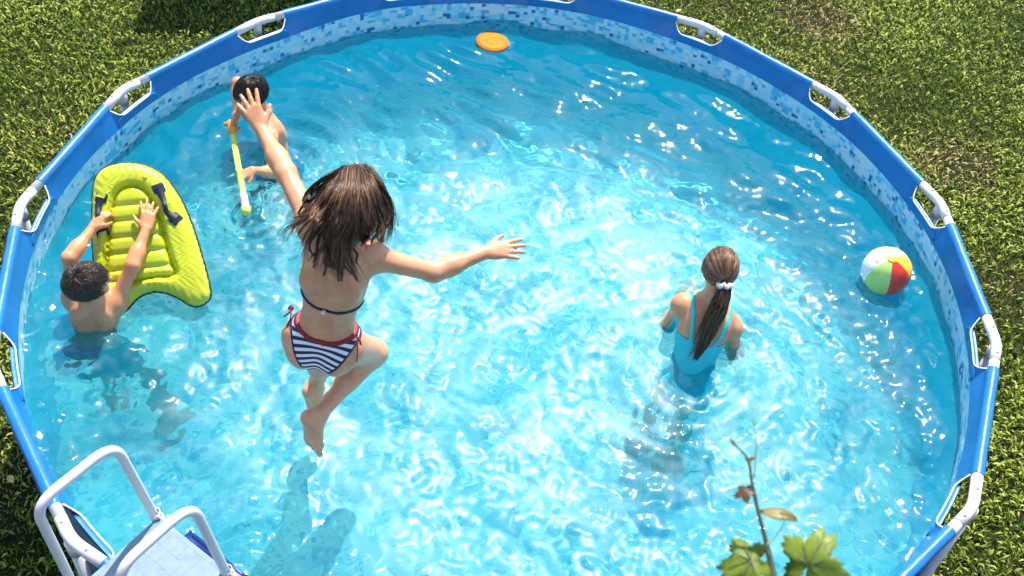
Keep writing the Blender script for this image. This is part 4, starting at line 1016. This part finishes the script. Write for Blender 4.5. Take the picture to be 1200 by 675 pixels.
# ---- girl with the ponytail
def ponytail_girl():
    s = .98; J = {}
    H = J['H'] = bp(804, 449, .655); N = J['N'] = reach(H, 835, 352, .425, True); dN = depth(N)
    J['SL'], J['SR'] = pd(800, 356, dN+.03), pd(857, 383, dN+.06); J['HX'] = v3(.94, .05, -.05); J['width'] = 1.04
    J['C'] = reach(N, 843, 315, .165, True); J['HEADUP'] = nrm(v3(.10, .18, 1.)); J['HEADX'] = v3(.97, -.10, -.12); J['hs'] = .98
    J['EL'] = reach(J['SL'], 781, 383, .235, False); J['WL'] = J['EL']+nrm(v3(.30, .80, .10))*.20
    J['ER'] = reach(J['SR'], 861, 420, .235, False); J['WR'] = reach(J['ER'], 851, 398, .20, False)
    J['handL'] = (v3(.5, .8, .0), v3(-.3, 0, 1), v3(.8, -.3, 0), dict(curl=.35, spread=.08)); J['handR'] = (nrm(J['WR']-J['ER']+v3(-.1, .05, 0)), v3(.5, 0, .8), v3(-.8, 0, .3), dict(curl=.4, spread=.06))
    hL, hR = H-nrm(J['HX'])*.07, H+nrm(J['HX'])*.07
    J['KL'], J['KR'] = hL+v3(-.02, .06, -.30), hR+v3(-.04, -.02, -.30); J['AL'], J['AR'] = J['KL']+v3(-.06, -.14, -.29), J['KR']+v3(-.06, -.17, -.28)
    J['footL'] = (v3(-.1, 1, -.1), v3(0, 0, -1)); J['footR'] = (v3(.15, 1, -.1), v3(0, 0, -1))
    o, F, PF, CF, HF = make_person('girl in turquoise swimsuit with a ponytail standing with her back turned', J, s, SKIN2, HAIR2, .005)
    mt = plain('turquoise_swimsuit', (.010, .52, .54), .45, .10, 12, .15, 120)
    L = np.linalg.norm(N-H)
    def suit(P):
        x, y, z = loc(P, H, CF); back = z-(L*.52+.22*np.maximum(np.abs(x)-.02, 0)-.0); front = z-(L*.80-.35*np.maximum(np.abs(x)-.05, 0)); up = np.where(y < -.0, back, front)
        leg = (-.150+.085*np.clip(np.abs(x)/.12, 0, 1)**1.2)*s-z
        d = np.maximum(up, leg)
        st = np.maximum(np.abs(np.abs(x)-(.052+.045*np.clip((z-L*.5)/(L*.5), 0, 1)))-.0095, L*.5-z); st = np.maximum(st, z-L*1.08)
        return np.minimum(d, st)
    def suit2(P):
        x, y, z = loc(P, H, CF); return np.maximum(suit(P), np.abs(x)-.138*s)
    V, Q = F.region(H-.16, N+.16 if False else np.maximum(H, N)+.16, suit2, .0045); V = smooth_mesh(V, Q, 2); obj('swimsuit', V, Q, mt, o, recv=True)
    # dark watch
    wv = nrm(J['WR']-J['ER']); c = J['WR']-wv*.012; e0 = nrm(np.cross(wv, v3(0, 0, 1))); obj('watch', *lathe([(.0265, -.010), (.0285, -.009), (.0285, .009), (.0265, .010)], c, (e0, np.cross(wv, e0), wv), 20), plain('black_rubber', (.01, .01, .012), .5), o)
    # hair drawn back to the scrunchie, then a hanging tail
    C = J['C']; X, Y, Z = HF; r_ = np.random.default_rng(8); R3 = np.array([.080, .098, .091])*.98; cc = C+(-Y*.012+Z*.018)
    TB = None; d = ray(850, 329); q = np.array([(CAM-cc)@a for a in HF])/(R3*1.0); e = np.array([d@a for a in HF])/R3; a_, b_, c_ = e@e, q@e, q@q-1; D = max(b_*b_-a_*c_, 0); TB = CAM+d*((-b_-math.sqrt(D))/a_)
    n = 2600; u = r_.normal(size=(n*3, 3)); u /= np.linalg.norm(u, axis=1)[:, None]; k = (u[:, 2] > -.55) & ((u[:, 1] < .40) | (u[:, 2] > .48)); u = u[k][:n]; n = len(u)
    tb = np.array([(TB-cc)@a for a in HF])/R3; tb /= np.linalg.norm(tb); P = []
    for t in np.linspace(0, 1, 9):
        w_ = u*(1-t)+tb*t+v3(0, 0, 1)*.0; w_ /= np.linalg.norm(w_, axis=1)[:, None]+1e-6
        rr = 1.02+.05*math.sin(t*3)*(.5+.5*np.sin(u[:, 0]*17+u[:, 2]*13))+.02*t+.01*r_.random(n); P.append(cc+(w_*R3*rr[:, None])@np.array([X, Y, Z]))
    P = np.stack(P, 1); tone = np.clip(.70+.22*np.sin(u[:, 0]*29+u[:, 2]*7)+r_.normal(0, .16, n), 0, 1)
    V1, F1, t1 = strands(P, np.full(n, .0016), tone)
    tail = [TB, pd(849, 342, depth(TB)+.005), pd(842, 360, depth(TB)+.015), pd(833, 382, depth(TB)+.05), pd(824, 404, depth(TB)+.09), pd(812, 426, depth(TB)+.125)]
    # keep the tail on the outside of the back
    bo = H+(N-H)*.6-CF[1]*.100; tail = [tail[0], tail[1]]+[p if depth(plane_hit(*project(p), bo, CF[1])) > depth(p) else plane_hit(*project(p), bo, CF[1]) for p in tail[2:]]
    g = resample(catmull(tail, 8), 20); T, A_, B_ = frames(g); nt_ = 1300; ph = r_.uniform(0, 6.28, nt_); q_ = np.sqrt(r_.random(nt_)); t = np.linspace(0, 1, 20)
    wd = np.interp(t, [0, .1, .3, .55, .8, 1], [.014, .030, .044, .038, .020, .007])
    off = (np.cos(ph)*q_)[:, None, None]*(wd[:, None]*A_)[None]+(np.sin(ph)*q_)[:, None, None]*(.8*wd[:, None]*B_)[None]
    P = g[None]+off+.006*np.sin(t*9+r_.uniform(0, 6, (nt_, 1)))[..., None]*r_.normal(size=(nt_, 1, 3))
    wisps = r_.random(nt_) < .07; P[wisps] += (CR*-.055)*(t**2)[None, :, None]*r_.uniform(.3, 1., (int(wisps.sum()), 1, 1))
    cut_ = r_.uniform(.7, 1., nt_); P = np.stack([resample(p[:max(5, int(20*c))], 14) for p, c in zip(P, cut_)])
    V2, F2, t2 = strands(P, r_.uniform(.0012, .0019, nt_), np.clip(r_.normal(.42, .2, nt_), 0, 1))
    # darker, wet towards the tip: its own strands are dark brown
    FV = Field(cc-.16, cc+.16, .005); FV.ell(cc, HF, tuple(R3*1.01), 0)
    def fn(Pg):
        x, y, z = loc(Pg, cc, HF); return np.maximum(-(z+.045+.02*(y < 0)), np.minimum(y-.035, .050-z))
    V3, F3 = FV.region(cc-.16, cc+.16, fn, 0.)
    V = np.concatenate([V1, V2, V3]); Fq = np.concatenate([F1, F2+len(V1), F3+len(V1)+len(V2)])
    hr = obj('hair', V, Fq, HAIR2, o, attr={'tone': np.r_[t1, t2, np.full(len(V3), .35)]})
    # scrunchie
    c = g[1]; th = np.linspace(0, 2*math.pi, 40, endpoint=False); rr = .027+.004*np.sin(th*9)
    pth = np.array([c+A_[1]*r0*math.cos(a)+B_[1]*r0*.9*math.sin(a)+T[1]*.004*math.sin(a*7) for a, r0 in zip(th, rr)])
    obj('scrunchie', *tube(pth, .0115+.0035*np.sin(th*13), 10, closed=True), plain('pale_pink_cloth', (.72, .60, .55), .8, .2, 60, .5, 150), o)
ponytail_girl()

# ------------------------------------------------------------------ beach ball
def beach_ball():
    R_ = .123; c = bp(1039, 317, WZ+R_*.80); c[2] = WZ+R_*.78
    root = tag(empty('beach_ball', c-v3(0, 0, R_)), 'beach ball with white, pink, yellow, red and green panels floating near the right wall', 'ball')
    pole = nrm(-(ray(1044, 305))*1.0+.0*CU); tgt = pd(1045, 304, depth(c)-R_*.8); pole = nrm(tgt-c)
    e0 = nrm(CU-pole*(CU@pole)); e1 = np.cross(pole, e0)
    cols = [('white', (.80, .78, .78)), ('yellow', (.85, .55, .02)), ('red', (.72, .035, .015)), ('green', (.42, .66, .16)), ('white', (.80, .78, .78)), ('pink', (.82, .50, .58))]
    mats = {}
    # clockwise from the top as seen: white, yellow, red, green, white, pink
    for i, (nm, col) in enumerate(cols):
        m = mats.setdefault(nm, plain('vinyl_'+nm, col, .28, .06, 10, .1, 30, coat=.4)); V = []; Fq = []
        a0 = rad(-6)-i*rad(60); na, nl = 10, 24
        for l in range(nl+1):
            th = math.pi*l/nl
            for q in range(na+1):
                f = q/na; a = a0-rad(60)*f; rr = R_*(1-.012*(math.exp(-(f/.035)**2)+math.exp(-((1-f)/.035)**2))*math.sin(th)+.006*math.sin(f*math.pi)*math.sin(th))
                V.append(c+rr*(pole*math.cos(th)+math.sin(th)*(e0*math.cos(a)+e1*-math.sin(-a)*1.0)))
        for l in range(nl):
            for q in range(na): k = l*(na+1)+q; Fq.append([k, k+1, k+na+2, k+na+1])
        obj('panel', V, Fq, m, root, recv=True)['label'] = nm+' panel of the beach ball'
    for sg in (1, -1):
        cap = obj('end_cap', *lathe([(0, R_+.003), (.014, R_+.0022), (.0235, R_+.0003), (.0245, R_-.004)], c, (e0, e1*sg, pole*sg), 24), mats['yellow'], root)
    obj('valve', *lathe([(0, .005), (.005, .005), (.006, .0), (.006, -.004)], c+pole*math.cos(.55)*R_+math.sin(.55)*e1*R_, (e0, e1, nrm(pole*math.cos(.55)+math.sin(.55)*e1)), 12), mats['white'], root)
beach_ball()

# ------------------------------------------------------------------ floating disc
def disc():
    c = DISC+v3(0, 0, .014); up = nrm(v3(.03, -.05, 1)); e0 = nrm(np.cross(v3(0, 1, 0), up)); fr = (e0, np.cross(up, e0), up); R_ = .104
    root = tag(empty('flying_disc', c-v3(0, 0, .02)), 'flat orange flying disc floating by the back wall', 'disc')
    mo = plain('orange_disc', (.62, .21, .025), .9, .08, 9, .1, 40, spec=.15)
    obj('plate', *lathe([(0, .006), (.03, .0062), (.031, .0068), (.034, .0068), (.035, .006), (.078, .005), (.079, .0056), (.083, .0056), (.084, .0045), (.095, .002), (.095, -.002), (0, .001)], c, fr, 56), mo, root)
    obj('rim', *lathe([(.094, .003), (.099, .0022), (.1035, -.002), (.105, -.010), (.102, -.018), (.098, -.016), (.0985, -.008), (.095, -.001)], c, fr, 56), plain('orange_disc_rim', (.50, .14, .012), .8, .1), root)
    mk = plain('print_dark', (.16, .06, .02), .5)
    mb = MB()
    for x, wd in ((.052, .006), (.066, .008), (.076, .004)): mb.add(*rbox(c+e0*x+fr[1]*.022+up*.0062, fr, (wd*.5, .004, .0006), .0003))
    obj('print_mark', *mb.out(), mk, root)
disc()

# ------------------------------------------------------------------ ladder
def ladder():
    ZP = 1.125; A_, B_ = bp(182, 604, ZP), bp(266, 671, ZP); ex = nrm(B_-A_); ey = v3(ex[1], -ex[0], 0); ez = v3(0, 0, 1)      # ey points out of the pool
    if ey@A_ < 0: ey = -ey
    Wd = np.linalg.norm(B_-A_); D = .345
    g0 = (A_+B_)/2+ey*D/2; g0 = v3(g0[0], g0[1], 0)
    root = tag(empty('pool_ladder', g0), 'white tubular pool ladder with pale blue platform straddling the rim', 'ladder')
    mp, nt, b = new_mat('platform_tile_print'); co = coord(nt, 'UV'); br = nt.nodes.new('ShaderNodeTexBrick'); link(nt, co, br.inputs['Vector'])
    br.inputs['Scale'].default_value = 1.; br.inputs['Brick Width'].default_value = .075; br.inputs['Row Height'].default_value = .055; br.inputs['Mortar Size'].default_value = .0012
    br.inputs['Color1'].default_value = (.125, .20, .26, 1); br.inputs['Color2'].default_value = (.175, .25, .30, 1); br.inputs['Mortar'].default_value = (.08, .14, .19, 1)
    c2 = mixc(nt, ramp(nt, noise(nt, 24, 5, co, .7), [(.35, (0, 0, 0)), (.7, (1, 1, 1))]), br.outputs['Color'], (.23, .29, .33)); 
    mm = nt.nodes.new('ShaderNodeMath'); mm.operation = 'MULTIPLY'; mm.inputs[1].default_value = .55
    link(nt, c2, b.inputs['Base Color']); b.inputs['Roughness'].default_value = .7; b.inputs['Specular IOR Level'].default_value = .25
    pc = (A_+B_)/2+ey*(D/2+.005)-ez*.014
    V, Fq = rbox(pc, (ex, ey, ez), (Wd/2-.012, D/2+.012, .014), .004); obj('platform', V, Fq, mp, root, smooth=False, uv=np.stack([(V-pc)@ex, (V-pc)@ey], -1), recv=True)
    mbl = plain('step_blue_plastic', (.012, .075, .34), .4, .15); RT = .0165
    for q, P in ((0, A_), (1, B_)):
        ti, to = P+ez*.475+ey*-.01, P+ey*(D-.015)+ez*.475
        ti = bp(*((134, 519) if q == 0 else (225, 590)), 1.60); to = bp(*((40, 593) if q == 0 else (136, 669)), 1.60)
        pth = bend_path([P-ez*.03, ti, to, v3(to[0], to[1], 1.05), v3(to[0], to[1], .02)+ey*.16], [.085, .085, .12], 9)
        rl_ = obj('handrail', *tube(densify(pth, .06), RT, 16), M_white, root, recv=True)
        obj('rail_clamp', *lathe([(.0175, -.012), (.0215, -.011), (.0215, .011), (.0175, .012)], P+ez*.012, np.eye(3), 18), M_white, rl_)
        for sd in (-1, 1): obj('clamp_bolt', *lathe([(0, .007), (.005, .006), (.0065, 0), (0, 0)], P+ez*.012+ex*sd*.021, (ey, ez, ex*sd), 10), M_bolt, rl_)
        e = v3(to[0], to[1], .0)+ey*.16; obj('foot_cap', *lathe([(0, .045), (.020, .045), (.023, .0), (0, 0)], e, np.eye(3), 14), M_cap, rl_)
        # legs inside the pool
        ft = v3(P[0], P[1], .02)-ey*.14; obj('inner_leg', *tube([P-ez*.02-ey*.012, ft], .0165, 14), M_white, root, recv=True)
        for i, z in enumerate((.84, .58, .32)): pass
    for z in (.83, .57, .31):
        f = (1.1-z)/1.08; c = (A_+B_)/2-ey*(.012+.128*f+.03); c = v3(c[0], c[1], z)
        st = obj('inner_step', *rbox(c, (ex, ey, ez), (Wd/2+.015, .048, .017), .008), mbl, root, recv=True)
        for j in range(5): obj('tread_rib', *rbox(c+ey*(-.036+.018*j)+ez*.0185, (ex, ey, ez), (Wd/2-.01, .004, .003), .0015), mbl, st, recv=True)
    for z in (.86, .58, .30):
        f = (1.05-z)/1.03; c = (A_+B_)/2+ey*(D+.16*f+.02); c = v3(c[0], c[1], z)
        st = obj('outer_step', *rbox(c, (ex, ey, ez), (Wd/2+.015, .05, .017), .008), mbl, root)
        for j in range(5): obj('tread_rib', *rbox(c+ey*(-.036+.018*j)+ez*.0185, (ex, ey, ez), (Wd/2-.01, .004, .003), .0015), mbl, st)
    # blue side guard hanging under the platform on the pool side
    c = (A_+B_)/2-ey*.004-ez*.07; obj('front_guard', *rbox(c, (ex, ey, ez), (Wd/2-.03, .006, .042), .004), mbl, root)
ladder()

# ------------------------------------------------------------------ vine shoot close to the camera
def vine():
    D = 1.42
    sp = [(1010, 1500, 1.75), (940, 900, 1.5), (912, 720, D), (905, 672, D), (899, 640, D), (890, 605, D), (882, 570, D), (877, 540, D+.01), (868, 528, D+.01), (860, 520, D+.01)]
    base = v3(.62, -2.78, 0.); pts = [base, base+v3(-.05, .0, .8), base+v3(.03, .02, 1.6)]+[pd(*q) for q in sp[1:]]
    P = catmull(pts, 8); n = len(P); t = np.linspace(0, 1, n); rr = np.interp(t, [0, .3, .55, .8, 1], [.016, .010, .0032, .0020, .0009])
    root = tag(empty('grapevine', base), 'grapevine shoot with green and reddish leaves in the blurred foreground', 'vine')
    mg = plain('vine_stem', (.075, .085, .035), .55, .35, 25)
    obj('stem', *tube(P, rr, 8), mg, root)
    def leaf_mat(name, c, c2):
        m, nt, b = new_mat(name); co = coord(nt); f = noise(nt, 30, 4, co); col = ramp(nt, f, [(.3, c), (.7, c2)]); link(nt, col, b.inputs['Base Color']); b.inputs['Roughness'].default_value = .45
        tr = nt.nodes.new('ShaderNodeBsdfTranslucent'); link(nt, col, tr.inputs[0]); mx = nt.nodes.new('ShaderNodeMixShader'); mx.inputs[0].default_value = .45
        link(nt, b.outputs[0], mx.inputs[1]); link(nt, tr.outputs[0], mx.inputs[2]); link(nt, mx.outputs[0], nt.nodes['Material Output'].inputs[0]); return m
    green = leaf_mat('leaf_green', (.13, .22, .012), (.30, .37, .035)); red = leaf_mat('leaf_red', (.16, .05, .025), (.30, .13, .05)); olive = leaf_mat('leaf_olive', (.20, .13, .02), (.30, .24, .05)); bud = leaf_mat('bud_yellow', (.45, .35, .12), (.55, .45, .2))
    def leaf(stem, c, d, up, size, m, cup=.2, lobes=True):
        d = nrm(d); up = nrm(up-d*(up@d)); sd = np.cross(up, d); N_ = 64; ths = np.linspace(-math.pi, math.pi, N_, endpoint=False)
        def outline(th):
            if not lobes: return .62*.36/math.sqrt((.36*math.cos(th))**2+math.sin(th)**2)
            b_ = .46+.38*abs(math.cos(2.5*th))**.8-.40*math.exp(-((abs(th)-math.pi)/.30)**2); return b_*(1+.15*(((abs(th)*4.7) % 1)-.5)*2)*(1+.18*math.cos(th))
        V = []; Fq = []; rings = (.0, .35, .7, 1.)
        for side_ in (0, 1):
            for q in rings:
                for th in ths:
                    r_ = outline(th)*q*size; x, y = r_*math.cos(th)+.0, r_*math.sin(th)
                    z = -cup*(x*x+y*y)/size+(.05 if lobes else 0)*size*math.sin(th*5)*q*q+.03*size*math.sin(3*x/size*2+y/size*4); V.append(c+d*(x+(.25 if lobes else .58)*size)+sd*y+up*(z-side_*.0009))
        M_ = len(rings)*N_
        for side_ in (0, 1):
            for k in range(len(rings)-1):
                for j in range(N_):
                    j2 = (j+1) % N_; f = [side_*M_+k*N_+j, side_*M_+k*N_+j2, side_*M_+(k+1)*N_+j2, side_*M_+(k+1)*N_+j]; Fq.append(f[::-1] if side_ else f)
        for j in range(N_):
            j2 = (j+1) % N_; k = (len(rings)-1)*N_; Fq.append([k+j, k+j2, M_+k+j2, M_+k+j])
        lf = obj('leaf', V, Fq, m, root)
        pe = catmull([stem, (stem+c)/2-up*.003, c+d*.02*size], 5); obj('petiole', *tube(pe, .0013, 6), mg, lf)
        for a in ((0, .75, -.75, 1.5, -1.5) if lobes else (0,)):
            tip = .85*outline(a)*size; vp = [c+d*(x*math.cos(a)+(.25 if lobes else .58)*size)+sd*x*math.sin(a)+up*(-cup*x*x/size+.0012) for x in np.linspace(.0, tip, 6)]; obj('vein', *tube(vp, [.0011, .001, .0009, .0008, .0006, .0004], 5), mg, lf)
    TO = -FW; 
    leaf(pd(904, 662, D), pd(890, 655, D), -CR*1.0-CU*.25, TO*.75+CU*.55, .046, green, .3)
    leaf(pd(907, 690, D), pd(942, 672, D), CR*.30+CU*.55, TO*.75-CR*.35+CU*.2, .054, green, .35)
    leaf(pd(888, 598, D), pd(893, 597, D), CR*1.0-CU*.22, CU*.75+TO*.55, .044, olive, .25, False)
    leaf(pd(881, 575, D), pd(878, 574, D), -CR*1.0-CU*.3, CU*.75+TO*.5, .018, red, .3)
    leaf(pd(876, 537, D), pd(874, 538, D), CR*.8+CU*.1, TO*.5+CU*.7, .0125, red, .3, False)
    leaf(pd(861, 521, D), pd(863, 523, D), -CR*.5+CU*.6, TO*.8, .0115, bud, .3, False)
    for pp in ([(884, 560, D), (886, 520, D-.01), (883, 490, D-.01), (886, 470, D-.005)], [(900, 638, D), (912, 625, D), (920, 610, D-.01), (917, 600, D)], [(878, 545, D), (890, 520, D), (896, 505, D)], [(904, 655, D), (898, 640, D-.01), (907, 630, D)]):
        q = catmull([pd(*p) for p in pp], 8); obj('tendril', *tube(q, np.linspace(.0010, .0004, len(q)), 6), plain('tendril_green', (.30, .34, .12), .5), root)
vine()
